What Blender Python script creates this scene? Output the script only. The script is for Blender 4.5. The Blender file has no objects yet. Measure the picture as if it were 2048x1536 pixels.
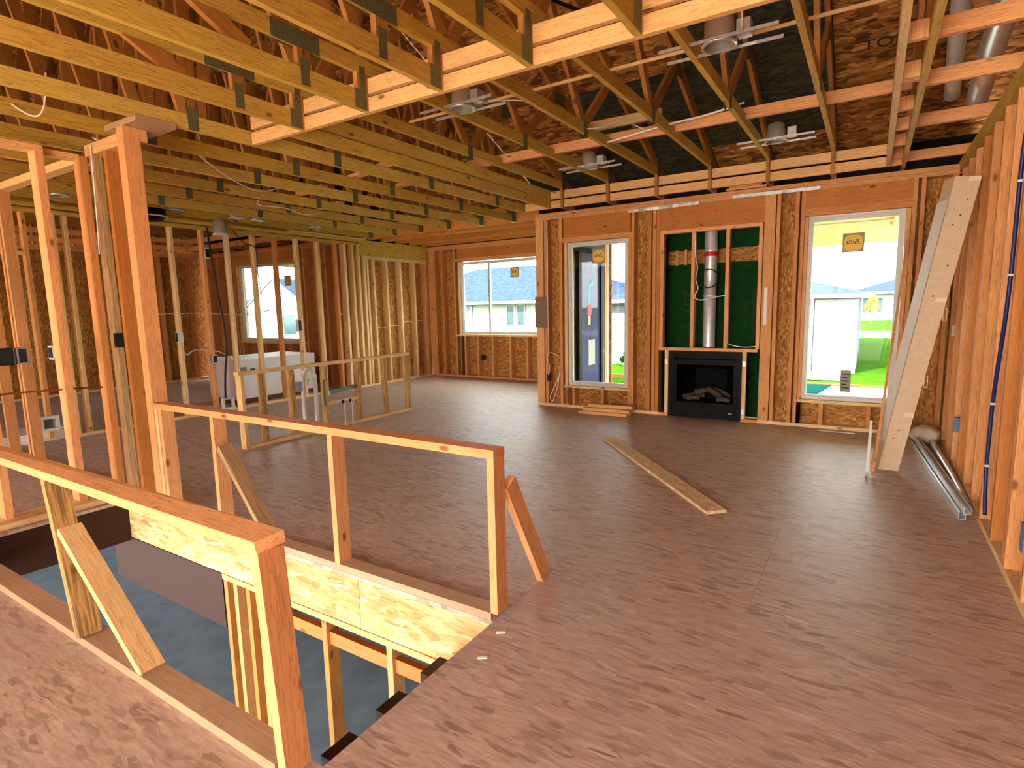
import bpy, bmesh, math, random
from mathutils import Vector, Matrix
random.seed(7)
SC = bpy.context.scene
COL = SC.collection
R = math.radians

# ------------------------------------------------------------------ camera
YAW, PITCH, ROLL, FPX, HC = 0.564404342, 0.136669831, -0.022480726, 1132.57, 1.44
fw = Vector((-math.sin(YAW)*math.cos(PITCH), math.cos(YAW)*math.cos(PITCH), -math.sin(PITCH)))
rt = Vector((math.cos(YAW), math.sin(YAW), 0)); up = rt.cross(fw)
r2 = math.cos(ROLL)*rt + math.sin(ROLL)*up
u2 = -math.sin(ROLL)*rt + math.cos(ROLL)*up
cd = bpy.data.cameras.new('camera'); cam = bpy.data.objects.new('camera', cd); COL.objects.link(cam)
cd.sensor_width = 36; cd.lens = 36*FPX/2048; cd.clip_start = .02; cd.clip_end = 500
cam.matrix_world = Matrix(((r2.x, u2.x, -fw.x, 0), (r2.y, u2.y, -fw.y, 0), (r2.z, u2.z, -fw.z, HC), (0, 0, 0, 1)))
SC.camera = cam

# ------------------------------------------------------------------ sky, sun, exposure
W = bpy.data.worlds.new('sky'); SC.world = W; W.use_nodes = True
wn = W.node_tree.nodes; wl = W.node_tree.links
sky = wn.new('ShaderNodeTexSky'); sky.sky_type = 'NISHITA'; sky.sun_disc = False
sky.sun_elevation = R(40); sky.sun_rotation = R(200); sky.air_density = 1.0; sky.dust_density = 3.0
mixw = wn.new('ShaderNodeMixRGB'); mixw.inputs[0].default_value = .72; mixw.inputs[2].default_value = (1.0, .98, .94, 1)
bg = wn['Background']; bg.inputs[1].default_value = 1.0
gain = wn.new('ShaderNodeMixRGB'); gain.blend_type = 'MULTIPLY'; gain.inputs[0].default_value = 1; gain.inputs[2].default_value = (.12, .12, .12, 1)
wl.new(sky.outputs[0], gain.inputs[1]); wl.new(gain.outputs[0], mixw.inputs[1]); wl.new(mixw.outputs[0], bg.inputs[0])
sl = bpy.data.lights.new('sun', 'SUN'); sl.energy = 3.2; sl.angle = R(2.0); sl.color = (1, .95, .86)
so = bpy.data.objects.new('sun', sl); COL.objects.link(so)
so.rotation_euler = Vector((.25, .80, -.70)).to_track_quat('-Z', 'Y').to_euler()
VS = SC.view_settings; VS.view_transform = 'Standard'; VS.look = 'None'; VS.gamma = 1; VS.use_curve_mapping = False
VS.exposure = 4.4
SC.cycles.adaptive_threshold = .07; SC.cycles.max_bounces = 8; SC.cycles.diffuse_bounces = 5; SC.cycles.glossy_bounces = 2; SC.cycles.transmission_bounces = 3

# ------------------------------------------------------------------ helpers
WM = {}
def lin(c):
    return tuple(((v/255)/12.92 if v/255 <= .04045 else ((v/255+.055)/1.055)**2.4) for v in c) + (1,)
def link(o, M, parent=None):
    COL.objects.link(o); WM[o.name] = M.copy()
    if parent is not None:
        o.parent = parent; o.matrix_local = WM[parent.name].inverted() @ M
    else:
        o.matrix_local = M
    return o
def mobj(name, verts, faces, mat, parent=None, M=None, smooth=False):
    me = bpy.data.meshes.new(name); me.from_pydata([tuple(v) for v in verts], [], faces); me.update()
    if mat: me.materials.append(mat)
    if smooth:
        for p in me.polygons: p.use_smooth = True
    return link(bpy.data.objects.new(name, me), M or Matrix.Identity(4), parent)
def tag(o, label, cat, group=None, kind=None):
    o['label'] = label; o['category'] = cat
    if group: o['group'] = group
    if kind: o['kind'] = kind
    return o
def empty(name, loc, label=None, cat=None, group=None, kind=None):
    o = bpy.data.objects.new(name, None); o.empty_display_size = .05
    link(o, Matrix.Translation(Vector(loc)))
    if label: tag(o, label, cat, group, kind)
    return o
CF = [(0, 3, 2, 1), (4, 5, 6, 7), (0, 1, 5, 4), (1, 2, 6, 5), (2, 3, 7, 6), (3, 0, 4, 7)]
def cverts(a, b, c):
    return [(-a, -b, -c), (a, -b, -c), (a, b, -c), (-a, b, -c), (-a, -b, c), (a, -b, c), (a, b, c), (-a, b, c)]
MC = {}
def cube_mesh(name, l, w, d, mat):
    k = (name, round(l, 4), round(w, 4), round(d, 4), mat.name)
    if k not in MC:
        me = bpy.data.meshes.new(name); me.from_pydata(cverts(l/2, w/2, d/2), [], CF); me.materials.append(mat); MC[k] = me
    return MC[k]
def frame(p0, p1, ref):
    p0, p1 = Vector(p0), Vector(p1); x = (p1-p0).normalized(); ref = Vector(ref)
    z = ref - ref.dot(x)*x
    if z.length < 1e-5:
        ref = Vector((1, 0, 0)); z = ref - ref.dot(x)*x
    z.normalize(); y = z.cross(x); c = (p0+p1)/2
    return Matrix(((x.x, y.x, z.x, c.x), (x.y, y.y, z.y, c.y), (x.z, y.z, z.z, c.z), (0, 0, 0, 1))), (p1-p0).length
def bar(name, parent, p0, p1, w, d, mat, ref=(0, 0, 1)):
    M, L = frame(p0, p1, ref)
    return link(bpy.data.objects.new(name, cube_mesh(name, L, w, d, mat)), M, parent)
def box(name, parent, x0, x1, y0, y1, z0, z1, mat):
    c = Vector(((x0+x1)/2, (y0+y1)/2, (z0+z1)/2)); s = (abs(x1-x0), abs(y1-y0), abs(z1-z0))
    o = sorted(range(3), key=lambda k: -s[k]); E = (Vector((1, 0, 0)), Vector((0, 1, 0)), Vector((0, 0, 1)))
    X = E[o[0]]; Z = E[o[2]]; Y = Z.cross(X)
    Mb = Matrix(((X.x, Y.x, Z.x, c.x), (X.y, Y.y, Z.y, c.y), (X.z, Y.z, Z.z, c.z), (0, 0, 0, 1)))
    return link(bpy.data.objects.new(name, cube_mesh(name, s[o[0]], s[o[1]], s[o[2]], mat)), Mb, parent)
def smoothpath(pts, k=6):
    P = [Vector(p) for p in pts]; out = []
    for i in range(len(P)-1):
        a = P[max(i-1, 0)]; b = P[i]; c = P[i+1]; d = P[min(i+2, len(P)-1)]
        for j in range(k):
            t = j/k
            out.append(.5*((2*b)+(c-a)*t+(2*a-5*b+4*c-d)*t*t+(3*b-a-3*c+d)*t**3))
    out.append(P[-1]); return out
def tube(name, parent, pts, r, mat, n=8, k=6):
    P = smoothpath(pts, k) if k > 1 else [Vector(p) for p in pts]
    o = P[0].copy(); V = []; F = []; nrm = None
    for i, p in enumerate(P):
        t = (P[min(i+1, len(P)-1)]-P[max(i-1, 0)]).normalized()
        if nrm is None:
            nrm = t.orthogonal().normalized()
        else:
            nrm = (nrm-nrm.dot(t)*t).normalized()
        b = t.cross(nrm)
        rr = r(i/(len(P)-1)) if callable(r) else r
        for j in range(n):
            a = 2*math.pi*j/n; V.append(p-o+rr*(math.cos(a)*nrm+math.sin(a)*b))
    for i in range(len(P)-1):
        for j in range(n):
            F.append((i*n+j, i*n+(j+1) % n, (i+1)*n+(j+1) % n, (i+1)*n+j))
    F.append(tuple(range(n-1, -1, -1))); F.append(tuple(range((len(P)-1)*n, len(P)*n)))
    return mobj(name, V, F, mat, parent, Matrix.Translation(o), True)
def lathe(name, parent, prof, M, mat, n=28, smooth=True):
    V = []; F = []
    for r, z in prof:
        for j in range(n):
            a = 2*math.pi*j/n; V.append((r*math.cos(a), r*math.sin(a), z))
    for i in range(len(prof)-1):
        for j in range(n):
            F.append((i*n+j, i*n+(j+1) % n, (i+1)*n+(j+1) % n, (i+1)*n+j))
    return mobj(name, V, F, mat, parent, M, smooth)
def ring(name, parent, x0, x1, z0, z1, w, y0, y1, mat, axis='y'):
    """rectangular frame in the xz plane (axis y) or the yz plane (axis x: x0,x1 are y values)"""
    V = []
    for (a0, a1, b0, b1) in ((x0, x1, z0, z1), (x0+w, x1-w, z0+w, z1-w)):
        for yy in (y0, y1):
            for (a, b) in ((a0, b0), (a1, b0), (a1, b1), (a0, b1)):
                V.append((a, yy, b) if axis == 'y' else (yy, a, b))
    c = Vector(V[0]); V = [Vector(v)-c for v in V]; F = []
    for i in range(4):
        j = (i+1) % 4
        F += [(i, j, 8+j, 8+i), (4+j, 4+i, 12+i, 12+j), (j, i, 4+i, 4+j), (8+i, 8+j, 12+j, 12+i)]
    return mobj(name, V, F, mat, parent, Matrix.Translation(c))
def text(name, parent, body, size, M, mat, ext=.0008, shear=0):
    cu = bpy.data.curves.new(name, 'FONT'); cu.body = body; cu.size = size; cu.extrude = ext; cu.shear = shear
    cu.align_x = 'CENTER'; cu.align_y = 'CENTER'; cu.resolution_u = 3
    t = bpy.data.objects.new('tmp', cu); COL.objects.link(t)
    dg = bpy.context.evaluated_depsgraph_get(); me = bpy.data.meshes.new_from_object(t.evaluated_get(dg))
    bpy.data.objects.remove(t); bpy.data.curves.remove(cu); me.name = name
    me.materials.clear(); me.materials.append(mat)
    return link(bpy.data.objects.new(name, me), M, parent)
def MX(o, x, y, z):
    o, x, y, z = map(Vector, (o, x, y, z))
    return Matrix(((x.x, y.x, z.x, o.x), (x.y, y.y, z.y, o.y), (x.z, y.z, z.z, o.z), (0, 0, 0, 1)))
def rock(name, parent, c, s, mat, seed=0, sub=2, amp=.25):
    bm = bmesh.new(); bmesh.ops.create_icosphere(bm, subdivisions=sub, radius=1); rr = random.Random(seed)
    for v in bm.verts:
        k = 1+amp*(rr.random()-.5)*2; v.co = Vector((v.co.x*s[0]*k, v.co.y*s[1]*k, v.co.z*s[2]*k))
    me = bpy.data.meshes.new(name); bm.to_mesh(me); bm.free(); me.materials.append(mat)
    for p in me.polygons: p.use_smooth = True
    return link(bpy.data.objects.new(name, me), Matrix.Translation(Vector(c)), parent)

# ------------------------------------------------------------------ materials
def nt(name, rough=.7, metal=0., spec=.3):
    m = bpy.data.materials.new(name); m.use_nodes = True; t = m.node_tree
    b = t.nodes['Principled BSDF']; b.inputs['Roughness'].default_value = rough; b.inputs['Metallic'].default_value = metal; b.inputs['Specular IOR Level'].default_value = spec
    return m, t, b
def plain(name, c, rough=.6, metal=0., noise=.06, scale=12, spec=.3):
    m, t, b = nt(name, rough, metal, spec); N = t.nodes.new; Lk = t.links.new
    tc = N('ShaderNodeTexCoord'); no = N('ShaderNodeTexNoise'); no.inputs['Scale'].default_value = scale; no.inputs['Detail'].default_value = 4
    Lk(tc.outputs['Object'], no.inputs['Vector'])
    cr = N('ShaderNodeValToRGB'); a = lin(c)
    cr.color_ramp.elements[0].position = .3; cr.color_ramp.elements[1].position = .7
    cr.color_ramp.elements[0].color = tuple(max(0, v*(1-noise*2)) for v in a[:3])+(1,)
    cr.color_ramp.elements[1].color = tuple(min(1, v*(1+noise*2)) for v in a[:3])+(1,)
    Lk(no.outputs['Fac'], cr.inputs['Fac']); Lk(cr.outputs['Color'], b.inputs['Base Color'])
    return m
def mathn(t, op, a, b=None):
    n = t.nodes.new('ShaderNodeMath'); n.operation = op
    for i, v in enumerate((a, b)):
        if v is None: continue
        if hasattr(v, 'default_value') or hasattr(v, 'is_linked'): t.links.new(v, n.inputs[i])
        else: n.inputs[i].default_value = v
    return n.outputs[0]
def mixc(t, fac, a, b, mode='MIX'):
    n = t.nodes.new('ShaderNodeMixRGB'); n.blend_type = mode
    for i, v in enumerate((fac, a, b)):
        if isinstance(v, (int, float)): n.inputs[i].default_value = v
        elif isinstance(v, tuple): n.inputs[i].default_value = v
        else: t.links.new(v, n.inputs[i])
    return n.outputs[0]
def ramp(t, fac, stops):
    n = t.nodes.new('ShaderNodeValToRGB'); cr = n.color_ramp
    while len(cr.elements) < len(stops): cr.elements.new(.5)
    for e, (p, c) in zip(cr.elements, stops): e.position = p; e.color = c
    t.links.new(fac, n.inputs[0]); return n.outputs['Color']
def lumber(name, cols, knots=True, dark=.62, grey=None):
    """sawn softwood: grain along local X, knots, a tint that differs from board to board"""
    m, t, b = nt(name, .62); N = t.nodes.new; Lk = t.links.new
    tc = N('ShaderNodeTexCoord'); oi = N('ShaderNodeObjectInfo')
    off = N('ShaderNodeVectorMath'); off.operation = 'SCALE'; off.inputs[0].default_value = (37, 11, 23); Lk(oi.outputs['Random'], off.inputs['Scale'])
    add = N('ShaderNodeVectorMath'); Lk(tc.outputs['Object'], add.inputs[0]); Lk(off.outputs[0], add.inputs[1])
    mp = N('ShaderNodeMapping'); mp.inputs['Scale'].default_value = (1.3, 26, 26); Lk(add.outputs[0], mp.inputs[0])
    n1 = N('ShaderNodeTexNoise'); n1.inputs['Scale'].default_value = 1.6; n1.inputs['Detail'].default_value = 3; n1.inputs['Distortion'].default_value = 1.2; Lk(mp.outputs[0], n1.inputs['Vector'])
    wv = N('ShaderNodeMath'); wv.operation = 'MULTIPLY'; wv.inputs[1].default_value = 7; Lk(n1.outputs['Fac'], wv.inputs[0])
    fr = mathn(t, 'FRACT', wv.outputs[0])
    fine = N('ShaderNodeTexNoise'); fine.inputs['Scale'].default_value = 1; fine.inputs['Detail'].default_value = 2
    mp2 = N('ShaderNodeMapping'); mp2.inputs['Scale'].default_value = (6, 160, 160); Lk(add.outputs[0], mp2.inputs[0]); Lk(mp2.outputs[0], fine.inputs['Vector'])
    base = ramp(t, oi.outputs['Random'], [(i/(len(cols)-1), lin(c)) for i, c in enumerate(cols)])
    g = ramp(t, fr, [(0, (dark, dark*.93, dark*.86, 1)), (.35, (1, 1, 1, 1)), (.85, (1.0, 1.0, 1.0, 1)), (1, (dark*1.05, dark, dark*.92, 1))])
    c = mixc(t, .75, base, g, 'MULTIPLY')
    f = ramp(t, fine.outputs['Fac'], [(.3, (.86, .84, .8, 1)), (.65, (1.06, 1.05, 1.03, 1))])
    c = mixc(t, .8, c, f, 'MULTIPLY')
    big = N('ShaderNodeTexNoise'); big.inputs['Scale'].default_value = 2.2; big.inputs['Detail'].default_value = 2; Lk(add.outputs[0], big.inputs['Vector'])
    c = mixc(t, .55, c, ramp(t, big.outputs['Fac'], [(.3, (.82, .76, .7, 1)), (.7, (1.08, 1.06, 1.02, 1))]), 'MULTIPLY')
    if grey:
        gn = N('ShaderNodeTexNoise'); gn.inputs['Scale'].default_value = 4; gn.inputs['Detail'].default_value = 5; Lk(mp.outputs[0], gn.inputs['Vector'])
        c = mixc(t, ramp(t, gn.outputs['Fac'], [(.45, (0, 0, 0, 1)), (.62, (.75, .75, .75, 1))]), c, lin(grey))
    if knots:
        mk = N('ShaderNodeMapping'); mk.inputs['Scale'].default_value = (4.0, 8.5, 8.5); Lk(add.outputs[0], mk.inputs[0])
        vo = N('ShaderNodeTexVoronoi'); vo.inputs['Scale'].default_value = 1.0; Lk(mk.outputs[0], vo.inputs['Vector'])
        sel = N('ShaderNodeSeparateColor'); Lk(vo.outputs['Color'], sel.inputs[0])
        pick = mathn(t, 'GREATER_THAN', sel.outputs[0], .5)
        kd = ramp(t, vo.outputs['Distance'], [(.0, (1, 1, 1, 1)), (.085, (.9, .9, .9, 1)), (.15, (0, 0, 0, 1))])
        k = mathn(t, 'MULTIPLY', pick, kd)
        c = mixc(t, k, c, mixc(t, 1.0, base, (.30, .19, .12, 1), 'MULTIPLY'))
    Lk(c, b.inputs['Base Color'])
    bp = N('ShaderNodeBump'); bp.inputs['Strength'].default_value = .15; bp.inputs['Distance'].default_value = .003
    Lk(fine.outputs['Fac'], bp.inputs['Height']); Lk(bp.outputs[0], b.inputs['Normal'])
    return m
def osb(name, cols, scale=1.0, rough=.7, dirt=None, stripe=2.6, contrast=1.0, spec=.2):
    """strand board: overlapping long flakes, strands mostly along local X"""
    m, t, b = nt(name, rough, 0, spec); N = t.nodes.new; Lk = t.links.new
    tc = N('ShaderNodeTexCoord'); oi = N('ShaderNodeObjectInfo')
    off = N('ShaderNodeVectorMath'); off.operation = 'SCALE'; off.inputs[0].default_value = (17, 31, 0); Lk(oi.outputs['Random'], off.inputs['Scale'])
    add = N('ShaderNodeVectorMath'); Lk(tc.outputs['Object'], add.inputs[0]); Lk(off.outputs[0], add.inputs[1])
    L = [lin(c) for c in cols]
    outs = []
    for i, (ang, s, st) in enumerate(((.12, 15, stripe), (-.55, 19, stripe*.9), (.75, 24, stripe*.8))):
        if i == 0:
            nz = N('ShaderNodeTexNoise'); nz.inputs['Scale'].default_value = 5; nz.inputs['Detail'].default_value = 1; Lk(add.outputs[0], nz.inputs['Vector'])
            dv = N('ShaderNodeVectorMath'); dv.operation = 'SCALE'; dv.inputs['Scale'].default_value = .06; Lk(nz.outputs['Color'], dv.inputs[0])
            a2 = N('ShaderNodeVectorMath'); Lk(add.outputs[0], a2.inputs[0]); Lk(dv.outputs[0], a2.inputs[1])
        mp = N('ShaderNodeMapping'); mp.inputs['Rotation'].default_value = (0, 0, ang); mp.inputs['Scale'].default_value = (s*scale/st, s*scale*1.55, s*scale*.02); mp.inputs['Location'].default_value = (i*7.3, i*3.1, 0)
        Lk(a2.outputs[0], mp.inputs[0])
        vo = N('ShaderNodeTexVoronoi'); vo.inputs['Scale'].default_value = 1; Lk(mp.outputs[0], vo.inputs['Vector'])
        sc = N('ShaderNodeSeparateColor'); Lk(vo.outputs['Color'], sc.inputs[0]); outs.append((sc, vo))
    v = outs[0][0].outputs[0]
    k1 = mathn(t, 'GREATER_THAN', outs[1][0].outputs[1], .52); k2 = mathn(t, 'GREATER_THAN', outs[2][0].outputs[1], .72)
    def sel(a, bb, k):
        return mathn(t, 'ADD', mathn(t, 'MULTIPLY', a, mathn(t, 'SUBTRACT', 1.0, k)), mathn(t, 'MULTIPLY', bb, k))
    v = sel(v, outs[1][0].outputs[2], k1); v = sel(v, outs[2][0].outputs[2], k2)
    st = [(i/(len(L)-1), c) for i, c in enumerate(L)]
    c = ramp(t, v, st)
    sp = N('ShaderNodeTexNoise'); sp.inputs['Scale'].default_value = 60; sp.inputs['Detail'].default_value = 5
    ms = N('ShaderNodeMapping'); ms.inputs['Scale'].default_value = (.25, 1.3, 1); Lk(add.outputs[0], ms.inputs[0]); Lk(ms.outputs[0], sp.inputs['Vector'])
    c = mixc(t, .7*contrast, c, ramp(t, sp.outputs['Fac'], [(.3, (.66, .62, .58, 1)), (.7, (1.18, 1.17, 1.15, 1))]), 'MULTIPLY')
    if dirt:
        dn = N('ShaderNodeTexNoise'); dn.inputs['Scale'].default_value = 1.1; dn.inputs['Detail'].default_value = 6; dn.inputs['Roughness'].default_value = .62
        gc = N('ShaderNodeNewGeometry'); Lk(gc.outputs['Position'], dn.inputs['Vector'])
        c = mixc(t, ramp(t, dn.outputs['Fac'], [(.40, (0, 0, 0, 1)), (.68, (.65, .65, .65, 1))]), c, lin(dirt))
    Lk(c, b.inputs['Base Color'])
    bp = N('ShaderNodeBump'); bp.inputs['Strength'].default_value = .35; bp.inputs['Distance'].default_value = .004
    Lk(v, bp.inputs['Height']); Lk(bp.outputs[0], b.inputs['Normal'])
    return m
M = {}
M['stud'] = lumber('stud_wood', [(216, 152, 90), (224, 164, 102), (206, 138, 78), (230, 174, 116)])
M['dark'] = lumber('header_wood', [(204, 134, 62), (194, 122, 54), (210, 142, 70)], knots=True)
M['pale'] = lumber('pale_spruce', [(240, 208, 150), (232, 194, 132), (244, 216, 164)])
M['rail'] = lumber('rail_fir', [(234, 170, 112), (240, 180, 122), (230, 160, 100)])
M['truss'] = lumber('truss_pine', [(212, 178, 80), (220, 188, 92), (202, 166, 68), (214, 174, 84)], dark=.5)
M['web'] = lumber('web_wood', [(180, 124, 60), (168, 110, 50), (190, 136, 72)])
M['ledger'] = lumber('ledger_fir', [(242, 194, 130), (236, 184, 118), (246, 202, 140)])
M['weather'] = lumber('weathered_wood', [(204, 166, 112), (194, 158, 108)], grey=(136, 120, 94))
M['stain'] = lumber('stained_reused_wood', [(212, 170, 106), (202, 162, 100)], grey=(98, 82, 54))
M['plate'] = lumber('floor_plate', [(192, 158, 126), (182, 148, 114)], dark=.8)
M['lvl'] = lumber('engineered_rim', [(62, 30, 15), (54, 25, 12)], knots=False)
M['osbwall'] = osb('wall_strand_board', [(130, 84, 34), (172, 118, 54), (198, 144, 76), (150, 98, 42), (212, 162, 94)], scale=1.7, stripe=1.8)
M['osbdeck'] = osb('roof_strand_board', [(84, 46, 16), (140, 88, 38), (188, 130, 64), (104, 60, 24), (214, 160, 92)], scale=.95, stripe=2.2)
M['osbrim'] = osb('rim_strand_board', [(180, 136, 78), (210, 168, 106), (230, 194, 134), (194, 150, 90), (240, 210, 154)], scale=1.1, stripe=3.0)
M['osbfloor'] = osb('floor_strand_board', [(152, 127, 109), (174, 149, 130), (190, 165, 146), (194, 170, 152), (184, 159, 141), (197, 173, 155), (192, 167, 149), (208, 186, 167)], scale=1.5, rough=.5, dirt=(178, 156, 140), stripe=3.4, contrast=1.0, spec=.4)
M['osbscrap'] = osb('scrap_strand_board', [(206, 172, 126), (222, 192, 146), (232, 206, 164), (214, 180, 134)], scale=1.8)
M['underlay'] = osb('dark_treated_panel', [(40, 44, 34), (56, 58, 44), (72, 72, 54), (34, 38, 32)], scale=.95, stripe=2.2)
M['zip'] = plain('green_sheathing', (16, 58, 22), .7, 0, .08, 9, .06)
M['felt_shade'] = plain('black_felt_gap_shade', (16, 14, 13), .9)  # plain felt on the roof, painted shade on the eave blocks
M['ink'] = plain('dark_ink', (30, 34, 28), .6)
M['gusset'] = plain('galvanised_plate', (104, 104, 76), .5, .25, .15, 60)
M['steel'] = plain('galvanised_steel', (206, 210, 212), .35, .6, .1, 30)
M['duct'] = plain('duct_metal', (232, 236, 238), .3, .55, .05, 14)
M['chrome'] = plain('bright_can_metal', (220, 218, 206), .2, .7)
M['black'] = plain('black_metal', (9, 9, 10), .5, 0, .06, 12, .10)
M['soot'] = plain('black_firebox', (4, 4, 4), .9, 0, .06, 12, .03)
M['log'] = plain('ceramic_log', (70, 60, 52), .85, 0, .2, 14)
M['white'] = plain('white_vinyl', (206, 206, 198), .4, 0, .02)
M['pvc'] = plain('white_pipe', (222, 224, 224), .35, 0, .02)
M['wirew'] = plain('white_cable', (232, 228, 216), .45, 0, .02)
M['wirek'] = plain('black_cable', (18, 18, 22), .5)
M['wirebr'] = plain('copper_line', (150, 84, 48), .4, .5)
M['blue'] = plain('blue_pipe', (24, 32, 84), .4)
M['bluebox'] = plain('blue_outlet_box', (96, 120, 160), .5)
M['greybox'] = plain('grey_box', (128, 136, 140), .5)
M['card'] = plain('corrugated_cardboard', (206, 180, 150), .8, 0, .03, 30)
M['cardw'] = plain('white_wrap', (226, 224, 214), .5, 0, .02)
M['board_w'] = plain('white_carton', (244, 246, 246), .6, 0, .03, 4)
M['skid'] = plain('brown_skid', (112, 70, 44), .8)
M['tape'] = plain('clear_tape', (226, 206, 180), .15, 0, .02)
M['red'] = plain('red_tape', (210, 30, 40), .5)
M['teal'] = plain('teal_tape', (60, 170, 180), .5)
M['yellow'] = plain('yellow_sticker', (240, 200, 96), .6, 0, .02)
M['greyst'] = plain('grey_sticker', (150, 146, 132), .6, 0, .02)
M['bag'] = plain('cream_bag', (214, 204, 178), .7, 0, .08, 8)
M['concrete'] = plain('basement_concrete', (146, 160, 172), .75, 0, .08, 3)
M['foam'] = plain('grey_plate_sheet', (128, 104, 82), .6, 0, .08, 20)
M['siding'] = plain('grey_siding', (92, 95, 106), .7, 0, .03)
M['stucco'] = plain('white_stucco', (140, 141, 136), .85, 0, .02)
M['roofs'] = plain('blue_grey_shingles', (38, 48, 60), .85, 0, .12, 5)
M['roofd'] = plain('dark_blue_shingles', (30, 40, 66), .85, 0, .1, 5)
M['trim'] = plain('trim_paint', (190, 190, 184), .6, 0, .01)
M['gwin'] = plain('house_window_glass', (30, 48, 52), .12, 0, .1, 2)
M['grass'] = plain('lawn_grass', (38, 66, 10), .9, 0, .16, 1.2)
M['patio'] = plain('patio_slab', (176, 172, 166), .8, 0, .03, 2)
M['tealp'] = plain('teal_pool_cover', (16, 60, 58), .5, 0, .04)
M['mulch'] = plain('edging_timber', (140, 104, 62), .85)
M['asphalt'] = plain('street', (96, 96, 96), .9)
M['leafy'] = plain('yellow_leaves', (130, 104, 18), .8, 0, .15, 3)
M['leafg'] = plain('green_leaves', (60, 100, 16), .8, 0, .15, 3)
M['porch'] = lumber('porch_lumber', [(244, 216, 150), (240, 206, 136)], knots=False, dark=.85)
for k_ in ('siding', 'stucco', 'roofs', 'roofd', 'trim', 'grass', 'patio', 'tealp', 'mulch', 'asphalt', 'leafy', 'leafg'):
    M[k_].node_tree.nodes['Principled BSDF'].inputs['Specular IOR Level'].default_value = 0
gm, gt, gb = nt('window_glass', .02)
gb.inputs['Base Color'].default_value = (.93, .97, .95, 1); gb.inputs['Transmission Weight'].default_value = 1; gb.inputs['IOR'].default_value = 1.02
M['glass'] = gm
gm, gt, gb = nt('painted_reflection_glass', .03)
M['glass_refl_paint'] = gm
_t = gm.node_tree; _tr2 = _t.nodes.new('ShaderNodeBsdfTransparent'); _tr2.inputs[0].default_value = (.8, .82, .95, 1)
gb.inputs['Base Color'].default_value = lin((100, 102, 140)); _m2 = _t.nodes.new('ShaderNodeMixShader'); _m2.inputs[0].default_value = .35  # violet base colour paints a reflection into the door pane
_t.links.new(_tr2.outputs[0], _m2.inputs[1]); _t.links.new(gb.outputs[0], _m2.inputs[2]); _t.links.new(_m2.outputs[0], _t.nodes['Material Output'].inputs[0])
t = M['glass'].node_tree; t.nodes.remove(t.nodes['Principled BSDF'])
_tr = t.nodes.new('ShaderNodeBsdfTransparent'); _tr.inputs[0].default_value = (.82, .86, .845, 1)
_gl = t.nodes.new('ShaderNodeBsdfGlossy'); _gl.inputs['Roughness'].default_value = .01
_mx = t.nodes.new('ShaderNodeMixShader'); _mx.inputs[0].default_value = .008
t.links.new(_tr.outputs[0], _mx.inputs[1]); t.links.new(_gl.outputs[0], _mx.inputs[2]); t.links.new(_mx.outputs[0], t.nodes['Material Output'].inputs[0])

# ------------------------------------------------------------------ key dimensions (metres; floor top is z = 0, camera stands at x = y = 0)
YB = 7.115                    # room face of the fireplace wall
XR = .653                     # room face of the right wall
YF = 9.38                     # far wall of the nook
XL = -7.95                    # left stud wall
YW = 7.15                     # far wall of the room beyond it
XM = -12.4                    # left end of that room
YH = 2.07                     # hall wall left of the stair
YFRONT = -3.6
PT = 2.70                     # top of the wall plates
SX0, SX1, SY0, SY1 = -4.87, -1.40, 1.035, 2.0   # stair opening
S = .038

# ------------------------------------------------------------------ floor
fl = empty('floor', (0, 0, 0), 'brown weathered strand board subfloor in long panels', 'floor', kind='structure')
def cut(rects, hole):
    out = []
    for (a, b, c, d) in rects:
        x0, x1, y0, y1 = hole
        if b <= x0 or a >= x1 or d <= y0 or c >= y1: out.append((a, b, c, d)); continue
        if a < x0: out.append((a, x0, c, d)); a = x0
        if b > x1: out.append((x1, b, c, d)); b = x1
        if c < y0: out.append((a, b, c, y0))
        if d > y1: out.append((a, b, y1, d))
    return out
row = 0; y = 2.59-1.19*6
while y < YF+.1:
    x = -.415-2.44*7+(1.22 if row % 2 else 0)
    while x < .85:
        r = (max(x, XM-.1), min(x+2.44, .82), max(y, YFRONT-.1), min(y+1.19, YF+.12))
        if r[1]-r[0] > .02 and r[3]-r[2] > .02:
            lst = cut([r], (SX0, SX1, SY0, SY1))
            lst = [q for rr in lst for q in cut([rr], (XM-.2, XL-.05, YW+.1, 12))]
            lst = [q for rr in lst for q in cut([rr], (-4.1, 1, YB+.15, 12))]
            for q in lst:
                g = .0006
                if q[1]-q[0] < .02 or q[3]-q[2] < .02: continue
                o = mobj('floor_panel', cverts((q[1]-q[0])/2-g, (q[3]-q[2])/2-g, .011), CF, M['osbfloor'], fl, Matrix.Translation(((q[0]+q[1])/2, (q[2]+q[3])/2, -.011)))
        x += 2.44
    y += 1.19; row += 1
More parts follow.
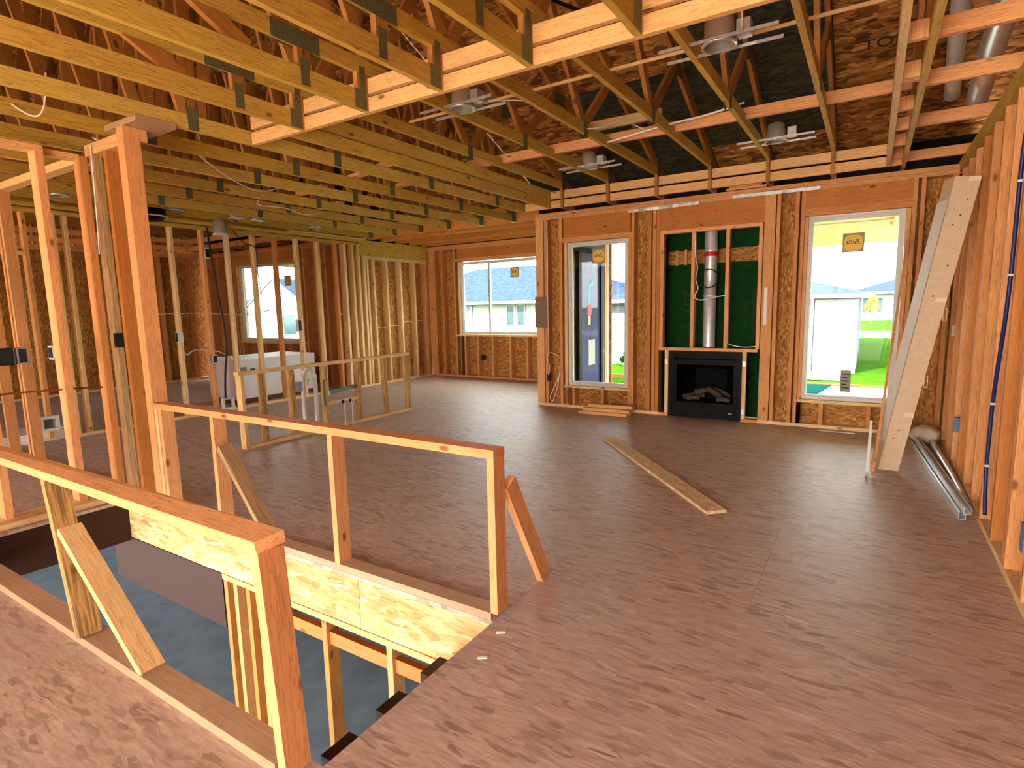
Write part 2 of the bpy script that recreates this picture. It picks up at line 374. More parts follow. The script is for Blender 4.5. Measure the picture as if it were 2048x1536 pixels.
# joists and basement
bs = empty('floor_basement', (0, 0, -2.75), 'blue grey concrete basement floor seen through the stair opening', 'floor', kind='structure')
box('slab', bs, -12, .8, -3.6, 9.3, -2.85, -2.75, M['concrete'])
wbm = empty('wall_basement', (0, 4.9, -2.75), 'grey concrete foundation wall in the dark basement', 'wall', kind='structure')
box('concrete_wall', wbm, -12, .8, 9.3, 9.5, -2.85, -.31, M['concrete'])
box('concrete_wall', wbm, .8, 1.0, -3.6, 9.5, -2.85, -.31, M['concrete'])
box('concrete_wall', wbm, -12.2, -12, -3.6, 9.5, -2.85, -.31, M['concrete'])
jo = empty('floor_joists', (-4, 3, -.3), 'dark engineered joists under the subfloor around the stair opening', 'joists', kind='structure')
for i in range(33):
    xx = .7-.4*i
    if SX0-.03 < xx < SX1+.03:
        box('joist', jo, xx-.02, xx+.02, SY1+.05, 9.2, -.30, -.024, M['lvl'])
        box('joist', jo, xx-.02, xx+.02, -3.5, SY0-.05, -.30, -.024, M['lvl'])
    else:
        box('joist', jo, xx-.02, xx+.02, -3.5, 9.2, -.30, -.024, M['lvl'])
# ------------------------------------------------------------------ stair well lining
sw = empty('trim_stair_opening', (-3.1, 1.5, -.15), 'rim boards lining the open stair well below the floor edge', 'stair opening', kind='structure')
box('rim_panel', sw, SX0, -2.29, SY1+.002, SY1+.022, -.305, -.023, M['osbrim'])
box('rim_panel', sw, -2.286, SX1, SY1+.002, SY1+.022, -.305, -.023, M['osbrim'])
box('rim_beam', sw, SX0-.045, SX0-.002, SY0, SY1, -.33, -.023, M['lvl'])
box('rim_beam', sw, SX1+.002, SX1+.045, SY0, SY1, -.30, -.023, M['lvl'])
box('rim_beam', sw, SX0, SX1, SY0-.045, SY0-.002, -.30, -.023, M['lvl'])
box('support_beam', sw, SX0-.3, -3.62, SY1-.005, SY1+.085, -.70, -.307, M['lvl'])
box('plate', sw, -3.62, SX1+.1, SY1-.003, SY1+.088, -.345, -.307, M['stud'])
box('plate', sw, -3.62, SX1+.1, SY1-.003, SY1+.088, -2.75, -2.712, M['stud'])
for k, (xx, ww) in enumerate(((-3.61, .04), (-3.50, .04), (-3.36, .04), (-3.24, .04), (-2.62, .04), (-2.1, .04), (-1.66, .04))):
    box('stud', sw, xx, xx+ww, SY1, SY1+.085, -2.712, -.345, M['stud'] if k % 2 else M['dark'])
box('blocking', sw, -3.2, -1.4, SY1+.02, SY1+.06, -.50, -.42, M['dark'])
box('ledger', sw, SX1-.045, SX1-.002, SY0, SY1, -.38, -.20, M['lvl'])
box('stair_tread', sw, -1.575, -1.448, SY0+.01, SY1-.01, -.245, -.205, M['lvl'])
for yy in (1.22, 1.50, 1.78): box('tread_block', sw, -1.66, -1.576, yy, yy+.14, -.33, -.215, M['lvl'])
# the notched stringers below the right edge
for k in range(5):
    box('stair_tread', sw, -1.70-.24*k, -1.42-.24*k, SY0+.05, SY0+.30, -.52-.19*k, -.48-.19*k, M['dark'])
V = []; n = 6; prof = [(-1.42, -.34)]
for k in range(n):
    prof += [(-1.42-.24*k, -.52-.19*k), (-1.66-.24*k, -.52-.19*k)]
prof += [(-1.66-.24*(n-1), -.75-.19*(n-1)), (-1.42, -.62)]
for yy in (SY0+.04, SY0+.08):
    V += [(a, yy, b) for a, b in prof]
m = len(prof); F = [tuple(range(m)), tuple(range(2*m-1, m-1, -1))]+[(i, i+m, (i+1) % m+m, (i+1) % m) for i in range(m)]
mobj('stair_stringer', V, F, M['dark'], sw)

# ------------------------------------------------------------------ back wall (fireplace)
w = empty('wall_back', (-1.7, YB, 0), 'open stud wall with strand board sheathing around the fireplace and two tall windows', 'wall', kind='structure')
D = .14
def st(x0, x1, z0=S, z1=2.61, mat='stud', y0=YB, y1=YB+D, p=None):
    return box('stud', p or w, x0, x1, y0, y1, z0, z1, M[mat])
for (a, b) in ((-4.058, -2.222), (-1.10, XR+.15)):
    box('bottom_plate', w, a, b, YB, YB+D, 0, S, M['pale'])
box('top_plate', w, -4.058, XR+.15, YB, YB+D, 2.61, 2.652, M['stud'])
box('top_plate', w, -4.058, XR+.15, YB+.004, YB+D, 2.655, PT, M['stud'])
st(-4.058, -3.94, y1=YB+.04); st(-4.058, -4.02, y0=YB+.04); st(-3.922, -3.882)
st(-3.685, -3.645); st(-3.612, -3.572, z1=2.285, mat='pale')
st(-2.69, -2.65, z1=2.285); st(-2.648, -2.61)
st(-2.43, -2.385, mat='dark'); st(-2.368, -2.325); st(-2.318, -2.275, mat='dark')
st(-1.075, -.962, y1=YB+.04); st(-.950, -.912); st(-.764, -.726); st(-.704, -.668); st(-.664, -.628, z1=2.33)
st(.250, .288, z1=2.33); st(.292, .33); st(.358, .395); st(.605, .650)
for a, b in ((-3.60, -2.66), (-.66, .29)):
    box('header', w, a-.02, b+.0, YB+.002, YB+.12, 2.345 if a < -2 else 2.415, 2.61, M['dark'])
    box('header_plate', w, a-.05, b+.03, YB-.002, YB+D, 2.285 if a < -2 else 2.338, 2.345 if a < -2 else 2.415, M['stud'])
box('header', w, -2.272, -.962, YB+.002, YB+.12, 2.318, 2.61, M['dark'])
# cripples and sills below the windows
for a, b in ((-3.62, -2.65), (-.665, .29)):
    box('sill_plate', w, a, b, YB-.012, YB+D, .285, .318, M['pale'])
    for k in ((-3.61, -3.57), (-3.5, -3.46), (-3.06, -3.03), (-2.69, -2.65)) if a < -2 else ((-.664, -.628), (-.44, -.40), (.015, .052), (.25, .288)):
        st(k[0], k[1], z1=.285)
def sheath(x0, x1, z0, z1):
    box('sheathing_panel', w, x0, x1, YB+D, YB+D+.012, z0, z1, M['osbwall'])
sheath(-4.06, -3.6, 0, 2.7); sheath(-3.6, -2.66, 0, .3); sheath(-2.66, -2.28, 0, 2.7); sheath(-3.6, -2.66, 2.33, 2.7)
sheath(-1.08, -.63, 0, 2.7); sheath(-.63, .26, 0, .3); sheath(.26, .8, 0, 2.7); sheath(-.63, .26, 2.36, 2.7); sheath(-2.28, -1.08, 2.32, 2.7)
# chase
box('chase_panel', w, -2.28, -1.83, 7.47, 7.485, 0, 1.92, M['zip']); box('chase_panel', w, -1.828, -1.02, 7.47, 7.485, 0, 1.92, M['zip'])
box('chase_panel', w, -2.28, -1.02, 7.47, 7.485, 2.09, 2.7, M['zip'])
box('chase_strip', w, -2.28, -1.02, 7.475, 7.49, 1.90, 2.11, M['osbwall'])
for xx in (-2.17, -2.06, -1.93, -1.19): box('chase_block', w, xx, xx+.03, 7.45, 7.47, 1.91, 2.10, M['stud'])
box('chase_panel', w, -2.29, -2.275, YB+D, 7.48, 0, 2.7, M['zip']); box('chase_panel', w, -1.03, -1.015, YB+D, 7.48, 0, 2.7, M['zip'])
ff = [(-2.268, -2.222), (-1.881, -1.841), (-1.482, -1.441), (-1.124, -1.084)]
for a, b in ff: st(a, b, z0=.878, z1=2.278, mat='rail', y0=YB-.012, y1=YB+.077)
box('frame_plate', w, -2.268, -1.084, YB-.012, YB+.077, 2.278, 2.318, M['rail'])
box('mantel_plate', w, -2.268, -1.10, YB-.014, YB+.077, .842, .878, M['rail'])
for a, b in ((-2.19, -2.145), (-1.262, -1.215)):
    st(a, b, z0=S, z1=.842, mat='pale', y0=YB-.01, y1=YB+.03)
for a, b in ((-2.27, -2.145), (-1.262, -1.075)): box('bottom_plate', w, a, b, YB-.014, YB+.07, 0, S, M['rail'])
for xx, zz in ((-2.17, .70), (-2.17, .12), (-1.24, .70), (-1.24, .12)): box('metal_clip', w, xx-.015, xx+.015, YB-.016, YB-.012, zz-.03, zz+.03, M['steel'])
# zip lettering
for (txt, xx, zz, s) in (('ZIP', -1.99, 1.42, .26), ('SYSTEM', -1.97, 1.12, .13), ('ZIPSYSTEM', -1.32, 1.28, .075), ('STRUCTURAL PANEL', -1.21, 1.28, .07)):
    text('panel_print', w, txt, s, MX((xx, 7.4685, zz), (0, 0, -1), (1, 0, 0), (0, -1, 0)), M['ink'])

# ------------------------------------------------------------------ windows
def sticker(win, x, y, z, s, word=True, ax='y'):
    """square yellow/grey maker's sticker on the outside of the glass, read from outside"""
    o = box('sticker', win, x-s/2, x+s/2, y, y+.001, z-s/2, z+s/2, M['greyst'])
    n = 24; V = [(0, 0, 0)]+[(.43*s*(abs(math.cos(a))**.6*math.copysign(1, math.cos(a))), 0, .42*s*(abs(math.sin(a))**.6*math.copysign(1, math.sin(a)))) for a in [2*math.pi*i/n for i in range(n)]]
    d = mobj('emblem', V, [(0, i+1, (i+1) % n+1) for i in range(n)], M['yellow'], win, Matrix.Translation((x, y-.0012, z-.02*s)))
    if word: text('emblem_word', win, 'Pella', s*.34, MX((x, y-.0022, z+.03*s), (-1, 0, 0), (0, 0, 1), (0, -1, 0)), M['ink'], shear=.3)
    box('emblem_line', win, x-.4*s, x+.4*s, y-.0025, y-.0015, z-.06*s, z-.045*s, M['ink'])
def window(n, x0, x1, z0, z1, y, label, mull=(), fr=.036):
    wi = empty('window_%d' % n, ((x0+x1)/2, y, z0), label, 'window', kind='structure')
    ring('window_frame', wi, x0, x1, z0, z1, fr, y+.03, y+.10, M['white'])
    ring('sash', wi, x0+fr, x1-fr, z0+fr, z1-fr, .018, y+.05, y+.085, M['white'])
    for mx in mull: box('mullion', wi, mx-.022, mx+.022, y+.04, y+.09, z0+fr, z1-fr, M['white'])
    box('pane', wi, x0+fr, x1-fr, y+.066, y+.070, z0+fr, z1-fr, M['glass'])
    return wi
w1 = window(1, -3.565, -2.70, .32, 2.275, YB, 'narrow tall white window left of the fireplace')
sticker(w1, -3.13, YB+.064, 2.08, .19)
w3 = window(2, -.634, .246, .322, 2.325, YB, 'tall white window right of the fireplace')
sticker(w3, -.20, YB+.064, 2.03, .20)
o = box('spec_label', w3, -.25, -.15, YB+.062, YB+.0635, .42, .66, M['greyst'])
for k in range(5): box('label_line', w3, -.235, -.165+(-.02 if k % 2 else 0), YB+.0605, YB+.0615, .46+.038*k, .472+.038*k, M['ink'])

# ------------------------------------------------------------------ right wall
w = empty('wall_right', (XR, 3, 0), 'tall bare stud wall along the right side of the room', 'wall', kind='structure')
box('bottom_plate', w, XR, XR+D, YFRONT, YB, 0, S, M['pale'])
box('top_plate', w, XR-.004, XR+D, YFRONT, YB+.1, 2.62, 2.66, M['truss'])
box('top_plate', w, XR-.008, XR+D, YFRONT, YB+.1, 2.662, 2.727, M['truss'])
ys = [6.90, 6.465, 6.055, 5.665, 5.262, 4.87, 4.49, 4.10, 3.69, 3.30, 2.90, 2.5, 2.1, 1.7, 1.3, .9, .5, .1, -.3, -.7, -1.1, -1.5, -1.9, -2.3, -2.7, -3.1]
for k, yy in enumerate(ys):
    box('stud', w, XR, XR+D, yy, yy+.04, S, 2.62, M[('stud', 'stud', 'rail', 'dark')[k % 4]])
box('stud', w, XR, XR+D, 3.74, 3.78, S, 2.62, M['stud']); box('stud', w, XR, XR+D, 5.31, 5.35, S, 2.62, M['stud'])
y = YFRONT
while y < YB+.14:
    box('sheathing_panel', w, XR+D, XR+D+.012, y+.002, min(y+1.22, YB+.15), -.1, 1.36, M['osbwall'])
    box('sheathing_panel', w, XR+D, XR+D+.012, y+.002, min(y+1.22, YB+.15), 1.363, 2.8, M['osbwall'])
    y += 1.22

# ------------------------------------------------------------------ nook far wall
w = empty('wall_far', (-6.2, YF, 0), 'stud wall of the dining nook below a wide slider window', 'wall', kind='structure')
box('bottom_plate', w, -8.05, -3.9, YF, YF+D, 0, S, M['stud'])
box('top_plate', w, -8.05, -3.9, YF, YF+D, 2.61, 2.652, M['stud']); box('top_plate', w, -8.05, -3.9, YF, YF+D, 2.655, PT, M['stud'])
for a, b in ((-7.93, -7.79), (-7.62, -7.58), (-7.30, -7.26), (-5.09, -5.05), (-4.7, -4.66), (-4.3, -4.26), (-4.0, -3.96)): st(a, b, y0=YF, y1=YF+D, p=w)
st(-7.19, -7.15, z1=2.35, y0=YF, y1=YF+D, p=w, mat='pale')
st(-5.13, -5.09, z1=2.35, y0=YF, y1=YF+D, p=w)
box('header', w, -7.2, -5.1, YF+.002, YF+.12, 2.42, 2.61, M['dark']); box('header_plate', w, -7.25, -5.05, YF-.002, YF+D, 2.36, 2.42, M['stud'])
box('sill_plate', w, -7.26, -5.05, YF-.02, YF+D, .845, .88, M['pale'])
for xx in (-7.19, -7.08, -6.76, -6.40, -5.98, -5.60, -5.24): st(xx, xx+.04, z1=.845, y0=YF, y1=YF+D, p=w)
for q in ((-8.1, -7.15, 0, 2.7), (-7.15, -6.0, 0, .86), (-5.998, -5.1, 0, .86), (-5.1, -3.9, 0, 2.7), (-7.15, -5.1, 2.36, 2.7)):
    box('sheathing_panel', w, q[0], q[1], YF+D, YF+D+.012, q[2], q[3], M['osbwall'])
w2 = window(3, -7.14, -5.14, .885, 2.345, YF, 'wide white slider window in the dining nook', mull=(-6.45,))
sticker(w2, -5.86, YF+.064, 2.09, .19)

# ------------------------------------------------------------------ nook right wall (seen through window 1 from outside)
w = empty('wall_nook_side', (-4.02, 8.3, 0), 'exterior side wall of the dining nook with a black framed glass door', 'wall', kind='structure')
for (a, b, z0, z1) in ((YB+.15, 7.42, -.3, 2.75), (9.25, 9.55, -.3, 2.75), (7.42, 9.25, 2.35, 2.75), (7.42, 9.25, -.3, 0.0)):
    k = z0
    while k < z1-.01:
        box('siding_board', w, -4.02, -3.975, a, b, k, min(k+.19, z1)-.004, M['siding']); k += .19
box('corner_trim', w, -3.98, -3.95, 9.44, 9.56, -.3, 2.75, M['trim'])
d1 = empty('door_1', (-4.0, 8.3, 0), 'black framed glass patio door outside the narrow window', 'door', kind='structure')
ring('door_frame', d1, 7.42, 9.25, 0, 2.35, .07, -4.03, -3.95, M['black'], 'x')
box('door_stile', d1, -4.02, -3.95, 8.30, 8.40, .07, 2.28, M['black'])
box('pane', d1, -3.99, -3.985, 7.49, 8.30, .07, 2.28, M['glass']); box('pane', d1, -3.99, -3.985, 8.40, 9.18, .07, 2.28, M['glass_refl_paint'])
mobj('tape_mark', [(-3.983, 8.72, 1.75), (-3.983, 8.80, 1.73), (-3.983, 8.80, 1.45), (-3.983, 8.72, 1.45), (-3.983, 8.92, 1.86), (-3.983, 8.92, 1.78)], [(0, 3, 2, 1), (0, 1, 5, 4)], M['teal'], d1)
box('tape_mark', d1, -3.984, -3.982, 8.68, 8.84, 1.26, 1.44, M['red']); box('tape_mark', d1, -3.984, -3.982, 8.72, 8.80, 1.10, 1.25, M['yellow'])
box('paper_label', d1, -3.984, -3.982, 8.72, 8.98, .42, .85, M['greyst'])

# ------------------------------------------------------------------ left wall (open studs, then sheathed nook side)
w = empty('wall_left', (XL, 5.5, 0), 'open stud partition along the kitchen continuing into the nook', 'wall', kind='structure')
TL = 2.59
box('bottom_plate', w, XL-.09, XL, 2.75, YF, 0, S, M['pale'])
box('bottom_plate', w, XL-.09, XL, YFRONT, 1.9, 0, S, M['pale'])
box('top_plate', w, XL-.09, XL, YFRONT, 7.42, TL, TL+.045, M['truss']); box('top_plate', w, XL-.09, XL, YFRONT, YF, 2.655, PT, M['truss'])
for k, yy in enumerate((2.56, 2.83, 2.95, 3.39, 3.80, 4.13, 4.55, 4.92, 5.335, 5.715, 6.105, 6.53, 6.90)):
    box('stud', w, XL-.09, XL, yy, yy+.04, S, TL, M['pale' if k % 3 else 'stud'])
for yy in (1.86, 1.4, 1.0, .6, .2, -.2, -.6, -1.0, -1.4, -1.8, -2.2, -2.6, -3.0): box('stud', w, XL-.09, XL, yy, yy+.04, S, TL, M['stud'])
box('door_header', w, XL-.09, XL, 1.9, 2.56, 2.12, 2.16, M['pale'])
for yy in (7.10, 7.28, 7.42): box('stud', w, XL-.13, XL, yy, yy+.045, S, TL+.03, M['pale'])
for yy in (7.55, 7.62): box('stud', w, XL-.13, XL, yy, yy+.045, S, 2.36, M['pale'])
for yy in (7.78, 8.12, 8.50, 8.90): box('stud', w, XL-.13, XL, yy, yy+.04, S, 2.36, M['pale'])
box('stud', w, XL-.13, XL, 9.24, 9.30, S, 2.36, M['stud']); box('stud', w, XL-.13, XL, 9.31, 9.36, S, 2.61, M['dark'])
box('header', w, XL-.12, XL-.003, 7.47, 9.36, 2.425, 2.655, M['truss']); box('header_plate', w, XL-.13, XL+.002, 7.50, 9.30, 2.36, 2.42, M['pale'])
box('sheathing_panel', w, XL-.145, XL-.132, YW+.1, 8.3, 0, 2.7, M['osbwall']); box('sheathing_panel', w, XL-.145, XL-.132, 8.303, YF+.1, 0, 2.7, M['osbwall'])

# ------------------------------------------------------------------ room beyond the left wall
w = empty('wall_bedroom', (-10, YW, 0), 'dark stud wall behind the boxed tub with a bright window', 'wall', kind='structure')
box('bottom_plate', w, XM, XL-.1, YW, YW+D, 0, S, M['stud']); box('top_plate', w, XM, XL-.1, YW, YW+D, 2.61, 2.66, M['stud']); box('top_plate', w, XM, XL-.1, YW, YW+D, 2.662, PT, M['stud'])
for xx in (-12.38, -12.0, -11.62, -11.42, -11.33, -9.25, -9.17, -8.85, -8.55, -8.3): st(xx, xx+.04, y0=YW, y1=YW+D, p=w, mat='stud')
for xx in (-11.28, -10.9, -10.5, -10.1, -9.7, -9.32): st(xx, xx+.04, z1=.80, y0=YW, y1=YW+D, p=w)
box('header', w, -11.3, -9.22, YW+.002, YW+.12, 2.42, 2.61, M['dark']); box('header_plate', w, -11.33, -9.2, YW-.002, YW+D, 2.38, 2.42, M['stud'])
box('jack_stud', w, -11.29, -11.25, YW, YW+D, .84, 2.38, M['pale']); box('sill_plate', w, -11.33, -9.2, YW-.02, YW+D, .80, .84, M['pale'])
for q in ((XM, -11.25, 0, 2.7), (-11.25, -9.25, 0, .82), (-9.25, XL-.1, 0, 2.7), (-11.25, -9.25, 2.4, 2.7)):
    box('sheathing_panel', w, q[0], q[1], YW+D, YW+D+.012, q[2], q[3], M['osbwall'])
w4 = window(4, -11.24, -9.28, .845, 2.39, YW, 'bright slider window behind the white boxed tub', mull=(-10.1,))
sticker(w4, -9.72, YW+.064, 2.03, .20, False)
w = empty('wall_bedroom_left', (XM, 4, 0), 'dark far left stud wall of the room behind the partition', 'wall', kind='structure')
box('bottom_plate', w, XM-D, XM, YFRONT, YW, 0, S, M['pale']); box('top_plate', w, XM-D, XM, YFRONT, YW, 2.6, PT, M['stud'])
y = YFRONT
while y < YW:
    box('stud', w, XM-D, XM, y, y+.04, S, 2.6, M['stud']); y += .61
y = YFRONT
while y < YW+.1:
    box('sheathing_panel', w, XM-D-.012, XM-D, y+.002, min(y+1.22, YW+.1), 0, 2.7, M['osbwall']); y += 1.22

# ------------------------------------------------------------------ hall wall left of the stair and stair end wall
w = empty('wall_hall', (-6, YH, 0), 'stud wall ending in a tall corner post at the head of the far stair railing', 'wall', kind='structure')
box('bottom_plate', w, XL, -4.32, YH, YH+.09, 0, S, M['pale'])
box('top_plate', w, -5.06, -4.32, YH, YH+.09, 2.62, 2.70, M['ledger'])
box('top_plate', w, XL, -5.166, YH, YH+.09, 2.60, 2.66, M['ledger'])
box('corner_post', w, -4.405, -4.315, YH-.065, YH+.04, S, 2.70, M['rail'])
box('stud', w, -4.775, -4.73, YH, YH+.10, S, 2.62, M['dark']); box('stud', w, -5.045, -4.95, YH+.02, YH+.065, S, 2.62, M['weather'])
box('stud', w, -5.165, -5.06, YH-.04, YH+.01, S, 2.62, M['stud'])
for xx in (-6.92, -7.0, -7.55): box('stud', w, xx, xx+.04, YH, YH+.09, S, 2.60, M['stud'])
box('bearing_pad', w, -4.58, -4.14, YH-.06, YH+.2, 2.702, 2.74, M['plate'])
w = empty('wall_stair', (-5, 1.2, 0), 'flat framed stud partition at the left end of the stair well', 'wall', kind='structure')
box('bottom_plate', w, -5.15, SX0-.06, -1.2, YH-.05, 0, S, M['pale'])
box('top_plate', w, -5.15, -5.03, -1.2, 1.80, 2.60, 2.64, M['ledger'])
for k, yy in enumerate((-1.1, -.7, -.3, .1, .5, .92, 1.31)): box('stud', w, -5.14, -5.03, yy, yy+.045, S, 2.60, M['stud' if k % 2 else 'rail'])
box('stud', w, -5.15, -5.03, 1.75, 1.80, S, 2.60, M['rail'])
box('top_plate', w, -5.19, -5.10, 1.802, YH-.042, 2.60, 2.64, M['ledger'])

# ------------------------------------------------------------------ unseen front wall behind the viewer: openings and panels shaped for interior light
w = empty('wall_front', (-4, YFRONT, 0), 'unseen front stud wall behind the viewer, unglazed openings shaped to light the room', 'wall', kind='structure')
box('top_plate', w, XM, XR+.15, YFRONT-D, YFRONT, 2.61, PT, M['stud']); box('header', w, XM, XR+.15, YFRONT-D, YFRONT, 2.25, 2.61, M['dark'])  # header set low to keep light out of the attic
for a in (XM, -11.18, -9.96, -8.74, -5.46, -4.24):
    box('sheathing_panel', w, a, a+1.217, YFRONT-D-.012, YFRONT-D, 0, 2.7, M['osbwall'])  # solid panels added to shade the near floor and the bedroom
for a in (XM, -10.2, XL-.1, -5.6, -3.02, -.9, XR+.07):
    box('stud', w, a, a+.09, YFRONT-D, YFRONT, 0, 2.61, M['stud'])

# ------------------------------------------------------------------ roof: deck, trusses, tray
MS = .42
def zA(y): return 3.0+(7.2-max(y, 1.8))*MS-(max(0, 1.8-y))*MS
def zB(y): return 3.0+(9.6-max(y, 3.0))*MS-(max(0, 3.0-y))*MS
ce = empty('ceiling', (-2, 4, 2.95), 'strand board roof deck above open trusses and the raised tray opening', 'ceiling', kind='structure')
def deck(x0, x1, zf, ridge, ylo, yhi, darks=(), cuts={}):
    cosm = 1/math.sqrt(1+MS*MS); dy = 1.22*cosm
    for sgn in (1, -1):
        yy = 6.85+dy if sgn == 1 and zf is zA else (yhi if sgn == 1 else ylo)
        if sgn == 1: rows = []; k = yhi
        y1 = yy; r = 0
        while True:
            y0 = y1-dy*sgn; a, b = sorted((y0, y1))
            a, b = (max(a, ridge), b) if sgn == 1 else (a, min(b, ridge))
            if b-a < .03: break
            xs_ = [x0+(1.22 if r % 2 else 2.44)+2.44*k_ for k_ in range(10)]
            xs_ = cuts.get((sgn, r)) or [x0]+[q for q in xs_ if q < x1-.05]+[x1]
            for xa, xb in zip(xs_, xs_[1:]):
                if xb-xa > .03:
                    p0 = Vector(((xa+xb)/2, (a+b)/2, (zf(a)+zf(b))/2+.012))
                    n = Vector((0, MS*sgn, 1)).normalized(); v = Vector((0, 1, -MS*sgn)).normalized()
                    Mx = MX(p0, (1, 0, 0), v, n)
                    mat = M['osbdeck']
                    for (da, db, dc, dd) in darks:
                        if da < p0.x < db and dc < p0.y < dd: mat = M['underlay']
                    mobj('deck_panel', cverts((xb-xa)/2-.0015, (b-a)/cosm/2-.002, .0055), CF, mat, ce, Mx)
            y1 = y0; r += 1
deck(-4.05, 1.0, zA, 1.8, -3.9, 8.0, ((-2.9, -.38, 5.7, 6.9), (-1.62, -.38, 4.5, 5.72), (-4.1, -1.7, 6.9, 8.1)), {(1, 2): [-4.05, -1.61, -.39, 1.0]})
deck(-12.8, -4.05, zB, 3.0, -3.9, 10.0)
V = []; zz = []
for yy in (10.0, 8.0, 7.2, 3.0, 1.8, -3.9):
    zz.append((yy, zA(yy) if yy <= 8.0 else 2.6, zB(yy)))
for xa, xb, zf, yr, ye in ((-4.05, 1.0, zA, 1.8, 8.0), (-12.8, -4.05, zB, 3.0, 10.0)):
    mobj('roofing_felt', [(xa, ye, zf(ye)+.03), (xb, ye, zf(ye)+.03), (xb, yr, zf(yr)+.03), (xa, yr, zf(yr)+.03), (xa, -3.9, zf(-3.9)+.03), (xb, -3.9, zf(-3.9)+.03)], [(0, 1, 2, 3), (3, 2, 5, 4)], M['felt_shade'], ce)
# gable infill between the two roof planes
V = [(0, y_, a) for y_, a, b in zz]+[(0, y_, b) for y_, a, b in zz]; n = len(zz)
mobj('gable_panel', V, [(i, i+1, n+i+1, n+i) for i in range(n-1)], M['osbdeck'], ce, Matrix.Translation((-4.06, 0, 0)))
for gx, zf in ((-12.7, zB), (.93, zA)):
    ys_ = [9.9, 7.6, 3.0, 1.8, -3.9]
    V = [(0, y_, 2.55) for y_ in ys_]+[(0, y_, max(zf(y_), 2.56)) for y_ in ys_]; n = len(ys_)
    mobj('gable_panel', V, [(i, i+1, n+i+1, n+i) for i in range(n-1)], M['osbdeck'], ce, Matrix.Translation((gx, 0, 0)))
def gusset(p, tr, x, y, z, ly, lz):
    for sx in (-1, 1): box('gusset_plate', tr, x+sx*.0195, x+sx*.0212, y-ly/2, y+ly/2, z-lz/2, z+lz/2, M['gusset'])
def wb(tr, x, a, b, w=.038, d=.085):
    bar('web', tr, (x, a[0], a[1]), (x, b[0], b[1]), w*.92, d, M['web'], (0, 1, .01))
ordn = ['first', 'second', 'third', 'fourth', 'fifth', 'sixth', 'seventh', 'eighth', 'ninth']
TRAY = [-3.53, -2.885, -2.26, -1.64, -1.03, -.415]
zl = 2.727; HL = .112
for i, x in enumerate(TRAY):
    lab = 'yellow pine roof truss stepping up over the tray ceiling, %s from the left' % ordn[i]
    tr = empty('roof_truss', (x, 3, zl), lab, 'truss', 'stepped trusses over the tray')
    box('bottom_chord', tr, x-.019, x+.019, YFRONT, 2.845, zl, zl+HL, M['truss'])
    box('raised_chord', tr, x-.019, x+.019, .9, 7.02, 2.952, 3.042, M['truss'])
    box('tail_chord', tr, x-.019, x+.019, 6.90, 7.36, zl-.02, zl+.09, M['web'])
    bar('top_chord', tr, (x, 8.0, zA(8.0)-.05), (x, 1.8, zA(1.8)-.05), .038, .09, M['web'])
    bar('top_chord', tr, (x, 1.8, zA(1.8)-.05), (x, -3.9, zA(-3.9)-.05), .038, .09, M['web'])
    for yy in (2.35, 2.80): box('post_web', tr, x-.018, x+.018, yy-.045, yy+.045, zl+HL-.06, 2.952, M['web'])
    box('post_web', tr, x-.018, x+.018, 6.885, 6.97, zl+.09, 2.952, M['web'])
    for a, b in (((6.92, 3.04), (5.62, 3.57)), ((4.86, 3.02), (5.52, 3.62)), ((4.84, 3.02), (3.88, 4.30)), ((2.95, 3.04), (3.80, 4.32)), ((2.85, 3.04), (1.9, 5.1)), ((1.0, 2.9), (1.8, 5.1)), ((.9, 2.9), (.1, 4.4)), ((-.9, 2.8), (0, 4.35)), ((-1.0, 2.8), (-1.9, 3.5))):
        wb(tr, x, a, b)
    bar('web', tr, (x, 2.0, zl+.1), (x, .75, 3.5), .035, .085, M['web'], (0, 1, .01))
    gusset(0, tr, x, 2.78, zl+.06, .10, .12); gusset(0, tr, x, 2.35, zl+.09, .06, .15); gusset(0, tr, x, 2.80, 2.92, .05, .14)
    gusset(0, tr, x, 4.86, 2.99, .075, .14); gusset(0, tr, x, 6.93, 3.02, .10, .17); gusset(0, tr, x, 2.3, 2.99, .33, .10)
    gusset(0, tr, x, .95, zl+.1, .34, .16); gusset(0, tr, x, 3.83, zA(3.83)-.12, .2, .12); gusset(0, tr, x, 5.57, zA(5.57)-.12, .2, .12)
    box('hurricane_tie', tr, x+.019, x+.022, YB-.015, YB+.03, 2.60, 2.76, M['steel'])
KX = [-4.17, -4.75, -5.36, -6.02, -6.63, -7.24, -7.83]
